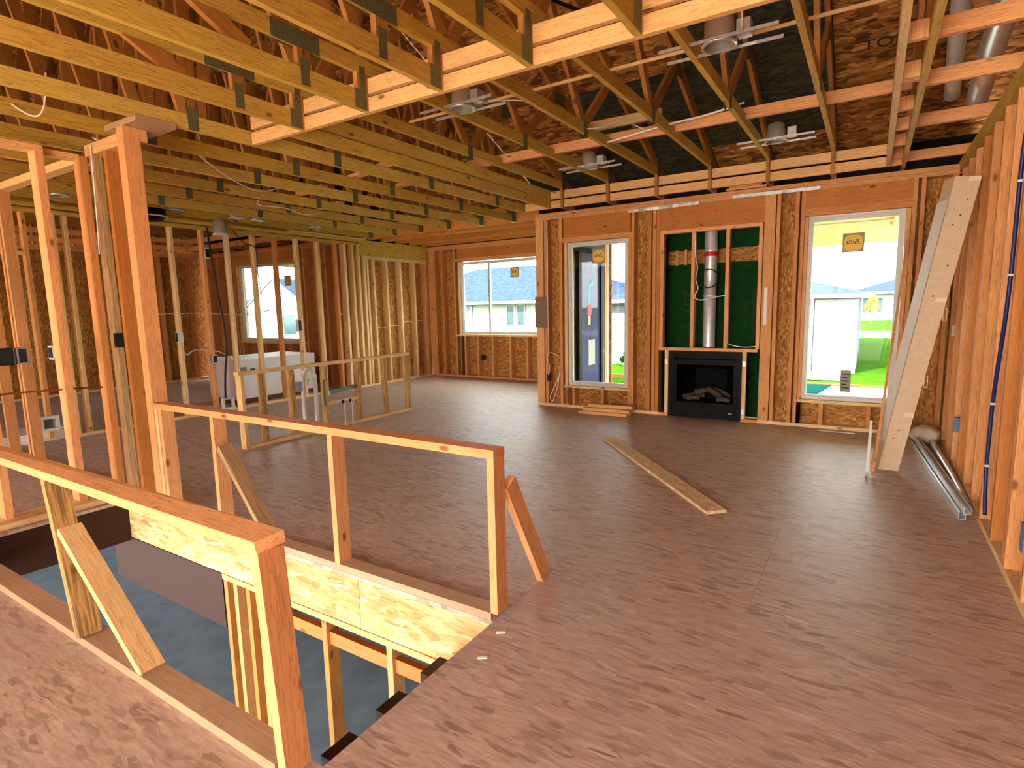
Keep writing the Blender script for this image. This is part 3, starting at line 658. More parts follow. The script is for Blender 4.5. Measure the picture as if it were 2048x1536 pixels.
for i, x in enumerate(KX):
    lab = 'flat bottomed roof truss above the kitchen, %s left of the tray' % ordn[i]
    tr = empty('roof_truss', (x, 3, zl), lab, 'truss', 'kitchen trusses')
    y1 = 7.70 if i else 7.05
    box('bottom_chord', tr, x-.019, x+.019, YFRONT, y1, zl, zl+HL-.01, M['truss'])
    zf = zB
    bar('top_chord', tr, (x, 9.9, zf(9.9)-.05), (x, 3.0, zf(3)-.05), .038, .09, M['web']); bar('top_chord', tr, (x, 3.0, zf(3.0)-.05), (x, -3.9, zf(-3.9)-.05), .038, .09, M['web'])
    bj = [7.55, 6.3, 5.0, 3.7, 2.4, 1.1, -.3, -1.7, -3.2]
    for a, b in zip(bj, bj[1:]):
        mtop = (a+b)/2
        wb(tr, x, (a-.05, zl+.1), (mtop+.05, zf(mtop)-.1)); wb(tr, x, (b+.05, zl+.1), (mtop-.05, zf(mtop)-.1))
        if a > 2: wb(tr, x, (b, zl+.1), (b, zf(b)-.1))
    for b in bj[1:6]: gusset(0, tr, x, b, zl+.075, .075 if b > 1.2 else .34, .15)
    if i: box('joist_hanger', tr, x-.024, x+.024, 7.60, 7.705, zl-.003, zl+.001, M['steel']); gusset(0, tr, x, 7.63, zl+.08, .10, .15)
lab = 'straight roof truss beside the right edge of the tray opening'
x = .193; tr = empty('roof_truss', (x, 3, zl), lab, 'truss')
box('bottom_chord', tr, x-.019, x+.019, YFRONT, 7.36, zl, zl+.09, M['truss'])
bar('top_chord', tr, (x, 8.0, zA(8)-.05), (x, 1.8, zA(1.8)-.05), .038, .09, M['web']); bar('top_chord', tr, (x, 1.8, zA(1.8)-.05), (x, -3.9, zA(-3.9)-.05), .038, .09, M['web'])
for a, b in (((6.6, 2.8), (6.6, 3.2)), ((5.4, 2.8), (5.4, 3.65)), ((4.9, 2.8), (5.7, 3.55)), ((4.3, 2.8), (4.3, 4.15)), ((3.2, 2.8), (4.1, 4.2)), ((3.1, 2.8), (1.9, 5.1)), ((1.2, 2.8), (1.8, 5.1)), ((-1, 2.8), (0, 4.3))): wb(tr, x, a, b)
BX = [-8.45, -9.05, -9.65, -10.25, -10.85, -11.45, -12.05]
for i, x in enumerate(BX):
    tr = empty('roof_truss', (x, 3, zl), 'truss above the dim room behind the left partition, %s from the kitchen' % ordn[i], 'truss', 'trusses beyond the partition')
    box('bottom_chord', tr, x-.019, x+.019, YFRONT, 1.6 if i else 7.2, zl, zl+.09, M['truss'])
    bar('top_chord', tr, (x, 9.6, zB(9.6)-.05), (x, 3.0, zB(3)-.05), .038, .09, M['web'])
    bj = [6.2, 4.6, 3.0, 1.5]
    for a, b in zip(bj, bj[1:]):
        mt = (a+b)/2; wb(tr, x, (a-.05, 3.08), (mt, zB(mt)-.1)); wb(tr, x, (b+.05, 3.08), (mt, zB(mt)-.1))
    box('tail_chord', tr, x-.019, x+.019, 6.55, 7.3, zl-.02, zl+.07, M['web'])
    box('raised_chord', tr, x-.019, x+.019, 1.2, 7.0, 3.0, 3.09, M['web'])
eb = M['felt_shade']  # black colour paints in the dark gap above the wall plates
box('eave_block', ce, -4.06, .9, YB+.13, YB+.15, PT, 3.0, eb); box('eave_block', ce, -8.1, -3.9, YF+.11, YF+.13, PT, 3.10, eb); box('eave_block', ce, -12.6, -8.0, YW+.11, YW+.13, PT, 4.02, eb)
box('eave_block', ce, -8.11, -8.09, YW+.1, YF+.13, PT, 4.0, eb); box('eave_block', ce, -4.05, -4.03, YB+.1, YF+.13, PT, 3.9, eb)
_n = Vector((0, MS, 1)).normalized(); _v = Vector((0, -1, MS)).normalized()
text('panel_stamp', ce, 'TOP', .16, MX((-.03, 5.93, zA(5.93)+.0045), (1, 0, 0), _v, -_n), M['ink'], .001)
text('panel_stamp', ce, 'TOP', .15, MX((-1.0, 5.25, zA(5.25)+.0045), (1, 0, 0), _v, -_n), M['ink'], .001)
# tray side boards, beams, girder, braces
def cb(name, x0, x1, y0, y1, z0, z1, m): return box(name, ce, x0, x1, y0, y1, z0, z1, M[m])
cb('tray_board', -4.143, .05, 2.847, 2.885, zl, zl+.089, 'ledger'); cb('tray_board', -4.143, .05, 2.847, 2.885, zl+.112, zl+.205, 'ledger')
cb('tray_board', -4.11, .175, 6.935, 6.973, zl, zl+.092, 'ledger'); cb('tray_board', -4.11, .175, 6.935, 6.973, zl+.116, zl+.212, 'ledger')
cb('tray_board', -3.745, -3.707, 2.887, 6.933, zl, zl+.10, 'truss'); cb('tray_board', -3.745, -3.707, 2.887, 6.933, zl+.122, zl+.225, 'truss')
cb('tray_board', .045, .083, 2.887, 6.933, zl, zl+.089, 'pale'); cb('tray_board', .045, .083, 2.887, 6.933, zl+.115, zl+.205, 'stud')
for yy in (3.2, 3.75, 4.35, 4.42, 5.05, 5.6, 6.15, 6.7): cb('tray_block', .085, .172, yy, yy+.04, zl+.02, zl+.11, 'rail')
for yy in (3.80, 4.60, 5.62, 6.95): cb('lookout', .214, XR+.13, yy, yy+.04, zl+.03, zl+.12, 'rail')
cb('lateral_brace', -4.0, .172, 5.46, 5.50, 3.0, 3.09, 'rail'); cb('lateral_brace', -2.3, -1.62, 5.05, 5.09, 3.02, 3.10, 'weather')
bar('lateral_brace', ce, (-3.5, 3.95, 3.05), (.2, 3.95, 3.06), .012, .02, M['pale'])
cb('girder', -8.05, -4.0, 7.705, 7.80, 2.722, 2.97, 'dark')
for yy in (8.05, 8.45, 8.86, 9.22): cb('nook_joist', -8.0, -4.0, yy, yy+.04, 2.70, 2.82, 'dark')
cb('drywall_backing', -8.15, -7.9, 6.0, 7.6, 2.702, 2.722, 'pale')
for (xa, ya, xb, yb) in ((-12.1, 6.55, -8.1, 6.55), (-11.95, 2.5, -11.95, 6.5)):
    for z0 in (zl-.03, zl+.12):
        if ya == yb: cb('tray_board', xa, xb, ya, ya+.04, z0, z0+.09, 'rail')
        else: cb('tray_board', xa-.04, xa, ya, yb, z0, z0+.09, 'rail')
for p0, p1 in (((-4.9, 4.5), (-3.8, 4.2)), ((-4.75, 5.1), (-4.2, 5.0)), ((-6.0, 4.7), (-5.4, 4.6)), ((-6.6, 5.5), (-6.05, 5.4))):
    bar('flat_brace', ce, (p0[0], p0[1], zl+.125), (p1[0], p1[1], zl+.125), .085, .036, M['rail'])

# ------------------------------------------------------------------ stair railings
rl = empty('stair_railing', (-2.9, .98, 0), 'near temporary stair railing of raw lumber with a braced stained post', 'railing')
box('bottom_plate', rl, -6.2, -1.50, .935, 1.03, 0, S, M['plate'])
o = mobj('top_rail', [(-6.2, .945, .722), (-1.512, .945, .720), (-1.498, 1.034, .733), (-6.2, 1.034, .722), (-6.2, .945, .760), (-1.525, .945, .757), (-1.503, 1.034, .770), (-6.2, 1.034, .760)], CF, M['rail'], rl)
bar('post', rl, (-1.470, .985, 0), (-1.528, .989, .722), .040, .089, M['rail'], (0, 1, 0))
bar('post', rl, (-2.86, .965, S), (-3.10, .99, .718), .040, .089, M['stain'], (0, 1, 0))
bar('brace', rl, (-2.345, .982, .035), (-2.985, .985, .50), .089, .036, M['pale'], (.5, 0, .8))
bar('post', rl, (-4.5, .98, S), (-4.55, .985, .72), .040, .089, M['rail'], (0, 1, 0))
rl = empty('stair_railing', (-2.9, 2.05, 0), 'far temporary stair railing running from the corner post to the stair head', 'railing')
box('bottom_plate', rl, -4.33, -1.412, 2.002, 2.09, 0, S, M['plate'])
box('top_rail', rl, -4.34, -1.372, 2.000, 2.09, .772, .812, M['rail'])
for xx in (-1.412, -2.468, -3.60, -4.245): box('post', rl, xx, xx+.038, 2.003, 2.089, S, .772, M['rail' if xx > -3 else 'rail'])
box('post_block', rl, -4.30, -4.262, 2.003, 2.089, S, .772, M['pale'])
bar('brace', rl, (-3.20, 2.10, .03), (-3.545, 2.05, .575), .089, .036, M['weather'], (.6, 0, .3))
bar('brace', rl, (-1.405, 2.50, .0), (-1.388, 2.135, .63), .038, .089, M['rail'], (0, .9, .3))

# ------------------------------------------------------------------ island half wall and its plumbing
iw = empty('island_half_wall', (-5.55, 4.7, 0), 'low pale stud frame of the kitchen island in the middle of the floor', 'half wall')
xi = -5.58
box('bottom_plate', iw, xi, xi+.089, 3.42, 5.985, 0, S, M['pale']); box('top_plate', iw, xi, xi+.089, 3.40, 5.99, .787, .825, M['pale'])
for k, yy in enumerate((3.42, 3.66, 4.03, 4.49, 5.02, 5.49, 5.94)):
    box('stud', iw, xi, xi+.089, yy, yy+.038, S, .787, M['pale' if k in (0,) else 'stain'])
box('blocking', iw, xi+.02, xi+.06, 4.53, 5.02, .30, .34, M['pale'])
vp = empty('vent_pipe', (-5.65, 4.42, 0), 'white plumbing vent loop standing inside the island frame', 'pipe')
tube('pipe_loop', vp, [(-5.66, 4.30, .02), (-5.66, 4.30, .45), (-5.66, 4.31, .66), (-5.66, 4.36, .74), (-5.66, 4.43, .74), (-5.66, 4.47, .66), (-5.66, 4.48, .45), (-5.66, 4.47, .02)], .024, M['pvc'], 12)
for yy in (4.30, 4.47): lathe('coupling', vp, [(.026, 0), (.031, 0), (.031, .06), (.026, .06)], Matrix.Translation((-5.66, yy, .62)), M['pvc'], 14)
dp = empty('drain_pipe', (-5.55, 4.75, .3), 'grey drain pipe lying across the island frame', 'pipe')
tube('pipe', dp, [(-5.53, 4.50, .44), (-5.56, 5.04, .47)], .026, M['greybox'], 10, 1)
box('nail_plate', dp, -5.50, -5.494, 4.46, 4.52, .30, .62, M['gusset'])
lathe('elbow', dp, [(.028, 0), (.033, .0), (.033, .05), (.028, .05)], MX((-5.53, 4.51, .44), (1, 0, 0), (0, 0, 1), (0, 1, 0)), M['pvc'], 12)
for k, yy in enumerate((4.72, 4.84)):
    s_ = empty('water_stub', (-5.46, yy, 0), ('left' if k == 0 else 'right')+' of the two thin water stubs rising in the island', 'pipe', 'island water stubs')
    tube('tube', s_, [(-5.45, yy, .0), (-5.45, yy+.01, .22), (-5.47, yy+.0, .32), (-5.52, yy-.05, .33)], .008, M['pvc'], 8)
    lathe('valve', s_, [(.0, 0), (.014, .0), (.014, .035), (.0, .035)], Matrix.Translation((-5.46, yy-.01, .30)), M['black'], 10)
bx_ = empty('outlet_box', (-5.52, 4.05, .6), 'small grey metal outlet box hung on the island frame', 'outlet box')
box('housing', bx_, -5.50, -5.44, 4.07, 4.13, .53, .64, M['greybox']); tube('lead', bx_, [(-5.47, 4.10, .64), (-5.48, 4.08, .70), (-5.5, 4.06, .76)], .005, M['wirew'], 6)

# ------------------------------------------------------------------ boxed tub
tb = empty('boxed_tub', (-8.9, 5.9, 0), 'large white carton of a bathtub standing on a brown skid', 'carton')
def hexa(name, parent, P, mat):
    return mobj(name, P, CF, mat, parent)
hexa('skid', tb, [(-8.33, 5.10, .0), (-8.36, 6.60, .0), (-9.2, 6.60, 0), (-9.2, 5.20, 0), (-8.33, 5.10, .075), (-8.36, 6.60, .075), (-9.2, 6.60, .075), (-9.2, 5.20, .075)][::1], M['skid'])
hexa('carton', tb, [(-8.32, 5.08, .078), (-8.35, 6.62, .078), (-9.24, 6.62, .078), (-9.22, 5.20, .078), (-8.32, 5.10, .69), (-8.36, 6.64, .70), (-9.28, 6.66, .70), (-9.27, 5.22, .70)], M['board_w'])
box('print_mark', tb, -8.325, -8.318, 5.18, 5.30, .50, .58, M['greyst']); box('print_mark', tb, -8.322, -8.316, 5.36, 5.44, .52, .545, M['ink'])
for k in range(3): box('print_mark', tb, -8.60-.12*k, -8.56-.12*k, 5.128+.014*k, 5.136+.014*k, .16, .30, M['greyst'])
lathe('print_dot', tb, [(0, 0), (.022, 0)], MX((-8.342, 6.45, .22), (0, 1, 0), (0, 0, 1), (1, 0, 0)), M['ink'], 12)

# ------------------------------------------------------------------ fireplace
fp = empty('fireplace', (-1.66, YB, 0), 'black gas fireplace insert with ceramic logs under the wall frame', 'fireplace')
X0, X1 = -2.115, -1.265
y0 = YB-.05
ring('surround', fp, X0, X1, .012, .84, .055, y0, YB+.30, M['black'])
box('firebox', fp, X0+.02, X1-.02, YB+.30, YB+.33, .012, .84, M['soot'])
box('top_hood', fp, X0+.05, X1-.05, y0+.01, y0+.05, .705, .785, M['black']); box('hood_slot', fp, X0+.055, X1-.055, y0+.004, y0+.012, .74, .752, M['soot'])
box('louver', fp, X0+.055, X1-.055, y0-.006, y0+.012, .705, .725, M['black'])
box('lower_panel', fp, X0+.05, X1-.05, y0+.012, y0+.05, .065, .175, M['black'])
ring('door_frame', fp, X0+.055, X1-.055, .175, .705, .03, y0+.012, y0+.04, M['black'])
box('liner', fp, X0+.24, X1-.22, YB+.27, YB+.299, .18, .60, plain('dark_liner', (16, 16, 18), .8, 0, .06, 12, .05))
box('burner_tray', fp, X0+.12, X1-.10, YB+.04, YB+.22, .185, .215, M['soot'])
for k, (a, b, r) in enumerate((((-1.98, .10, .24), (-1.72, .15, .27), .035), ((-1.83, .08, .31), (-1.60, .12, .35), .035), ((-1.68, .07, .37), (-1.50, .10, .25), .038), ((-1.62, .16, .36), (-1.42, .18, .26), .03), ((-1.92, .05, .23), (-1.76, .06, .25), .03), ((-1.56, .05, .24), (-1.40, .06, .23), .03))):
    tube('fire_log', fp, [(a[0], YB+a[1], a[2]), ((a[0]+b[0])/2, YB+(a[1]+b[1])/2+.01, (a[2]+b[2])/2+.012), (b[0], YB+b[1], b[2])], r, M['log'], 9, 3)
box('badge', fp, X1-.135, X1-.09, y0+.009, y0+.0125, .085, .094, M['white'])
vd = empty('flue_pipe', (-1.64, YB+.19, .88), 'silver flue pipe with red tape rising above the fireplace', 'pipe')
prof = [(.074, .0)]
lathe('pipe', vd, [(.074, 0), (.074, .62), (.078, .625), (.078, .64), (.074, .645), (.074, 1.16), (.078, 1.165), (.078, 1.18), (.074, 1.19), (.074, 1.75)], Matrix.Translation((-1.70, YB+.20, .88)), M['duct'], 32)
lathe('red_tape', vd, [(.0755, 0), (.0755, .06)], Matrix.Translation((-1.70, YB+.20, 1.99)), M['red'], 32)
c_ = tube('coiled_cable', None, [(-1.70+.12*math.cos(a), YB+.09+.02*math.sin(a*1.3), 1.72+.11*math.sin(a)) for a in [i*.5 for i in range(28)]], .006, M['wirek'], 6, 2)
tag(c_, 'black cable coil hanging in front of the flue pipe', 'cable')
c_ = tube('control_wire', None, [(-1.84, YB-.02, 2.26), (-1.83, YB-.03, 2.0), (-1.80, YB-.03, 1.85), (-1.82, YB-.03, 1.72), (-1.79, YB-.03, 1.60), (-1.83, YB-.03, 1.50), (-1.75, YB-.03, 1.46), (-1.6, YB-.03, 1.49), (-1.47, YB-.03, 1.51)], .006, M['wirew'], 6)
tag(c_, 'grey control wire looping down beside the flue', 'cable')
c_ = tube('control_wire', None, [(-1.44, YB+.03, 1.5), (-1.44, YB+.0, 1.0), (-1.40, YB-.03, .93), (-1.25, YB-.03, .90), (-1.12, YB-.03, .91)], .005, M['wirew'], 6)
tag(c_, 'white wire resting on the plate above the fireplace', 'cable')

# ------------------------------------------------------------------ loose lumber and material
o = bar('loose_board', None, (-2.32, 5.592, .012), (-.822, 3.880, .012), .148, .022, M['osbscrap']); tag(o, 'long strand board strip lying flat on the floor', 'board')
for k, (xa, xb, yy, zz) in enumerate(((-3.24, -2.58, 6.80, .019), (-3.22, -2.57, 6.90, .019), (-3.20, -2.56, 6.84, .058), (-3.16, -2.55, 6.93, .097))):
    o = bar('lumber_offcut', None, (xa, yy, zz), (xb, yy+.03, zz), .088, .037, M['ledger'])
    tag(o, ['lower front offcut in the small lumber pile by the wall', 'lower rear offcut in the small lumber pile by the wall', 'middle offcut in the small lumber pile by the wall', 'topmost offcut of the small lumber pile by the wall'][k], 'lumber', 'offcut pile below the narrow window')
lc = empty('long_carton', (.2, 5.6, 0), 'tall narrow cardboard carton leaning on the right wall', 'carton')
dv = Vector((-.055, .16, 0))
b0, b1, t0, t1 = Vector((.120, 5.60, .0)), Vector((.262, 5.595, .0)), Vector((.482, 5.55, 2.335)), Vector((.640, 5.55, 2.318))
hexa('carton_body', lc, [b0, b1, b1+dv, b0+dv, t0, t1, t1+dv, t0+dv], M['card'])
ofs = Vector((-.006, -.001, 0))
P0 = b0+(t0-b0)*.10; P1 = b0+(t0-b0)*.93
mobj('white_side', [P0+ofs, P1+ofs, P1+dv+ofs, P0+dv+ofs], [(0, 1, 2, 3)], M['cardw'], lc)
for k, f in enumerate((.20, .60, .985)):
    A = b0+(t0-b0)*f; B = b1+(t1-b1)*f; u_ = (t0-b0).normalized()*.035; n_ = Vector((0, -.003, 0))
    mobj('tape', [A+(B-A)*.55+n_, B+n_, B+u_+n_, A+(B-A)*.55+u_+n_], [(0, 1, 2, 3)], M['tape'], lc)
for f, s_ in ((.12, .35), (.15, .5), (.88, .6), (.93, .7), (.85, .4), (.72, .65), (.62, .4)):
    A = b0+(t0-b0)*f; B = b1+(t1-b1)*f; p = A+(B-A)*s_
    box('hole', lc, p.x-.006, p.x+.006, p.y-.004, p.y-.002, p.z-.005, p.z+.005, M['ink'])
for f in (.33, .56):
    B = b1+(t1-b1)*f; ring('wire_clip', lc, B.x, B.x+.028, B.z-.05, B.z+.05, .006, B.y-.004, B.y+.002, M['pale'])
o = bar('leaning_board', None, (.082, 5.31, .03), (.275, 7.02, 2.10), .020, .05, M['stud'], (0, 1, 0)); tag(o, 'thin brown board leaning behind the tall carton', 'board')
o = bar('leaning_board', None, (.040, 5.30, .02), (.050, 5.58, .40), .020, .075, M['cardw'], (0, 1, -.3)); tag(o, 'short white edged offcut standing beside the tall carton', 'board')
def cchan(name, p0, p1, w, h, t_, lab, mat):
    """open steel channel"""
    Mx, L = frame(p0, p1, (0, 0, 1)); pr = [(-w/2, -h/2), (w/2, -h/2), (w/2, h/2), (w/2-.012, h/2), (w/2-.012, h/2-t_), (w/2-t_, h/2-t_), (w/2-t_, -h/2+t_), (-w/2+t_, -h/2+t_), (-w/2+t_, h/2-t_), (-w/2+.012, h/2-t_), (-w/2+.012, h/2), (-w/2, h/2)]
    n = len(pr); V = [(-L/2, a, b) for a, b in pr]+[(L/2, a, b) for a, b in pr]
    F = [(i, (i+1) % n, n+(i+1) % n, n+i) for i in range(n)]+[tuple(range(n-1, -1, -1)), tuple(range(n, 2*n))]
    return tag(mobj(name, V, F, mat, None, Mx), lab, 'metal rail', 'steel rails by the right wall')
cchan('steel_rail', (.570, 4.52, .026), (.415, 6.62, .026), .042, .05, .004, 'outer galvanised rail lying along the right wall', M['steel'])
cchan('steel_rail', (.590, 4.47, .077), (.440, 6.63, .077), .042, .045, .004, 'upper galvanised rail stacked on the outer one', M['steel'])
o = tube('steel_tube', None, [(.624, 4.84, .03), (.612, 5.5, .035), (.560, 6.63, .06)], .025, M['steel'], 14, 2); tag(o, 'round steel tube pointing at the cream bag', 'pipe')
bg_ = rock('insulation_bag', None, (.515, 6.80, .09), (.125, .155, .09), M['bag'], 3, 3, .10); tag(bg_, 'crumpled cream bag beside the rails in the corner', 'bag')
for k, (xa, xb, zz) in enumerate(((-1.50, -1.07, 2.715), (-1.47, -1.12, 2.742))):
    o = bar('lumber_offcut', None, (xa, YB+.03, zz+.004), (xb, YB+.03, zz+.004), .07, .022, M['rail']); tag(o, ['lower', 'upper'][k]+' of two short offcuts lying on the plate above the fireplace', 'lumber', 'offcuts on the top plate')
o = bar('white_strip', None, (-.43, 6.98, .004), (-.08, 6.99, .004), .035, .006, M['white']); tag(o, 'thin white strip on the floor below the right window', 'strip')
ms = empty('metal_strap', (-1.6, YB-.02, 2.6), 'long crinkled galvanised strap hung along the top of the fireplace wall', 'strap')
def strap(p0, p1, n):
    V = []; rr = random.Random(4)
    for i in range(n+1):
        f = i/n; p = Vector(p0).lerp(Vector(p1), f); dy = rr.uniform(-.012, .012)
        V += [(p.x, p.y+dy, p.z-.018), (p.x, p.y+dy, p.z+.018)]
    mobj('strap_length', V, [(2*i, 2*i+2, 2*i+3, 2*i+1) for i in range(n)], M['steel'], ms)
strap((-2.68, YB-.03, 2.595), (-1.80, YB-.03, 2.605), 14); strap((-1.42, YB-.03, 2.63), (-.53, YB-.03, 2.62), 14)
o = box('shim_strip', None, -1.05, -1.015, YB-.008, YB-.002, 1.165, 1.585, M['cardw']); tag(o, 'white paper strip stapled to the stud right of the fireplace', 'strip')
o = box('protection_plate', None, -4.075, -3.855, YB-.012, YB-.002, 1.125, 1.56, M['foam']); tag(o, 'grey brown sheet wrapped around the wall corner', 'sheet')

# ------------------------------------------------------------------ can lights, ducts, wires, outlet boxes
def can(x, y, z, lab, hang=True, r=.095):
    t_ = empty('can_light', (x, y, z), lab, 'ceiling light', 'recessed can lights')
    lathe('housing', t_, [(r*.92, .0), (r*.92, .14), (r*.6, .17), (0, .17)], Matrix.Translation((x, y, z+.01)), M['chrome'], 24)
    lathe('trim_ring', t_, [(r*.90, .0), (r*1.1, .0), (r*1.12, .012), (r*.9, .014)], Matrix.Translation((x, y, z)), M['chrome'], 24)
    ring_ = box('junction_box', t_, x+r*1.1, x+r*1.1+.075, y-.045, y+.045, z+.03, z+.11, M['steel'])
    if hang:
        for s_ in (-1, 1): box('hanger_bar', t_, x-.34, x+.34, y+s_*r*1.02-.006, y+s_*r*1.02+.006, z+.005, z+.022, M['steel'])
    return t_
can(-2.77, 3.74, 2.955, 'can light at the near left of the tray ceiling'); can(-.86, 3.77, 2.955, 'can light at the near right of the tray ceiling')
can(-2.765, 6.10, 2.955, 'can light at the far left of the tray ceiling'); can(-.87, 6.24, 2.955, 'can light at the far right of the tray ceiling')
for x, y, l in ((-7.50, 2.78, 'can light above the hall at the far left'), (-7.55, 4.02, 'can light behind the corner post above the kitchen'), (-7.55, 4.85, 'can light just above the partition near the bare bulb can'), (-7.53, 5.15, 'can light in the middle above the kitchen partition'), (-7.52, 6.15, 'can light above the partition nearest the nook')):
    can(x, y, zl, l, False)
hc = empty('hanging_can', (-7.72, 4.92, 2.42), 'shiny metal can hanging below the trusses by the partition', 'ceiling light')
lathe('housing', hc, [(.0, .23), (.085, .22), (.085, .03)], Matrix.Translation((-7.72, 4.70, 2.50)), M['chrome'], 24); lathe('trim_ring', hc, [(.085, 0), (.098, 0), (.098, .03), (.085, .03)], Matrix.Translation((-7.72, 4.70, 2.50)), M['white'], 24)
o = tube('duct_pipe', None, [(.53, 3.6, 3.13), (.575, 5.0, 3.04), (.615, 6.0, 2.95)], .072, M['duct'], 20, 3); tag(o, 'bright round metal duct running above the right wall', 'duct')
o = tube('duct_pipe', None, [(.33, 4.0, 3.42), (.40, 5.2, 3.24), (.46, 6.05, 3.06)], .055, M['pvc'], 20, 3); tag(o, 'dull plastic wrapped duct left of the bright one', 'duct')
fd = empty('fan_housing', (-7.6, 4.05, 2.70), 'dark oval fan housing tucked above the left partition', 'fan')
lathe('shell', fd, [(.0, .0), (.15, .01), (.19, .05), (.19, .14), (.0, .15)], Matrix.Translation((-7.6, 3.72, 2.58)), M['black'], 24); lathe('rim', fd, [(.188, .045), (.2, .05), (.2, .06), (.19, .065)], Matrix.Translation((-7.6, 3.72, 2.58)), M['chrome'], 24)
def wire(pts, lab, m='wirew', r=.0055):
    return tag(tube('cable', None, pts, r, M[m], 6), lab, 'cable')
wire([(-7.9, 4.62, 2.62), (-7.9, 4.64, 2.3), (-7.89, 4.67, 1.9), (-7.88, 4.73, 1.3), (-7.88, 4.74, .95), (-7.88, 4.68, .55), (-7.88, 4.65, .2)], 'thick black cable dropping down the left partition', 'wirek', .014)
wire([(-7.88, 4.98, 2.62), (-7.88, 5.15, 2.45), (-7.88, 5.33, 2.38), (-7.9, 5.35, 2.0), (-7.9, 5.38, 1.7)], 'thin black wire sagging along the partition top', 'wirek', .007)
wire([(-2.55, 3.78, 2.99), (-2.35, 4.1, 3.03), (-2.27, 4.55, 3.02), (-2.24, 4.9, 3.0), (-2.0, 5.2, 3.08), (-1.85, 5.4, 3.02)], 'white cable from the near left can light along a chord')
wire([(-2.25, 5.35, 2.98), (-1.7, 5.3, 3.02), (-1.3, 5.32, 3.05), (-1.0, 5.35, 3.10)], 'white cable crossing the middle of the tray trusses', r=.009)
wire([(-.62, 3.3, 3.25), (-.7, 3.6, 3.1), (-.72, 3.72, 3.0)], 'white cable dropping to the near right can light')
wire([(-1.9, 3.2, 3.35), (-1.5, 3.9, 3.3), (-1.1, 4.3, 3.42), (-.85, 4.5, 3.5)], 'black line strung through the webs', 'wirek', .012)
wire([(-5.0, 2.9, 2.80), (-5.2, 3.3, 2.70), (-5.36, 3.7, 2.66), (-5.42, 4.0, 2.74)], 'white cable sagging below the kitchen trusses near the post')
wire([(-6.1, 4.3, 2.80), (-6.02, 4.15, 2.66), (-6.0, 4.5, 2.66), (-6.0, 4.8, 2.62), (-6.02, 5.1, 2.70)], 'white cable loop hanging in the middle of the kitchen ceiling')
wire([(-4.9, 1.5, 2.92), (-4.62, 1.6, 2.72), (-4.5, 1.64, 2.74), (-4.45, 1.66, 2.95)], 'loose cable loop at the upper left trusses', 'plate' if False else 'wirew')
wire([(-3.87, YB-.01, 2.58), (-3.86, YB-.015, 2.2), (-3.87, YB-.015, 1.5), (-3.86, YB-.015, 1.0), (-3.87, YB-.02, .72)], 'white cable stapled down the stud left of the narrow window')
wire([(-3.70, YB-.02, .72), (-3.84, YB-.03, .78), (-3.87, YB-.03, .66), (-3.84, YB-.03, .58), (-3.86, YB-.03, .45)], 'short cable tail curling by the wall outlet')
wire([(-3.69, YB-.02, .50), (-3.72, YB-.03, .28), (-3.80, YB-.03, .08), (-3.84, YB-.03, .14), (-3.76, YB-.03, .30), (-3.69, YB-.02, .46)], 'white cable loop hanging low left of the narrow window')
wire([(XL-.05, 4.18, 1.0), (XL-.2, 4.3, .86), (XL-.5, 4.6, .9), (XL-.4, 4.9, .85), (XL-.1, 4.95, .7)], 'white cable drooping between two partition studs', r=.008)
wire([(-8.6, 3.6, 1.42), (-8.3, 4.5, 1.44), (-8.1, 5.2, 1.40), (-8.05, 5.6, 1.46)], 'long white cable run through the partition studs')
wire([(XL-.03, 5.4, 1.35), (XL-.05, 5.6, 1.2), (XL-.05, 5.9, 1.02)], 'thin cable slanting across the partition below the window')
for k, (a, b, z) in enumerate(((6.9, 7.12, 1.35), (7.85, 8.12, 1.08), (8.18, 8.5, 1.10), (8.55, 8.88, 1.16), (8.95, 9.25, 1.17))):
    wire([(XL-.06, a, z), (XL-.05, (a+b)/2, z+.015), (XL-.06, b, z-.01)], 'short white cable run through the nook studs, %s from the kitchen' % ordn[k])
pxl = empty('water_line', (XR, 4.25, .1), 'blue water line clipped down the right wall studs', 'pipe')
tube('pipe', pxl, [(XR-.006, 4.08, 2.5), (XR-.008, 4.17, 2.13), (XR-.008, 4.18, 1.58), (XR-.008, 4.22, 1.3), (XR-.01, 4.33, .86), (XR-.01, 4.35, .6), (XR-.01, 4.34, .36), (XR-.008, 4.27, .13)], .011, M['blue'], 10)
for yy, z in ((4.17, 2.05), (4.17, 1.55), (4.34, .80), (4.345, .42)): box('clip', pxl, XR-.022, XR, yy-.02, yy+.02, z-.006, z+.006, M['white'])
def obox(x0, x1, y0, y1, z0, z1, lab, m='bluebox'):
    e = empty('outlet_box', ((x0+x1)/2, (y0+y1)/2, z0), lab, 'outlet box', 'electrical boxes')
    box('housing', e, x0, x1, y0, y1, z0, z1, M[m])
    if x1-x0 < y1-y0: box('face', e, x1, x1+.002, y0+.008, y1-.008, z0+.012, z1-.012, M['ink'])
    else: box('face', e, x0+.008, x1-.008, y0-.002, y0, z0+.012, z1-.012, M['ink'])
obox(XR-.012, XR+.05, 5.90, 5.97, .31, .43, 'small grey blue box low on the right wall beyond the carton')
obox(XR-.012, XR+.05, 3.30, 3.37, .27, .40, 'blue outlet box on the nearest right wall studs')
obox(XR-.006, XR+.05, 6.62, 6.69, 1.07, 1.17, 'white switch box on the right wall behind the carton', 'white')
obox(-3.90, -3.86, YB-.01, YB+.05, .36, .47, 'black outlet box left of the narrow window', 'wirek')
obox(-6.66, -6.60, YF-.01, YF+.05, .36, .47, 'dark outlet box under the nook window', 'wirek')
obox(XL-.05, XL+.012, 7.87, 7.93, .40, .52, 'dark outlet box on the nook side studs', 'wirek')
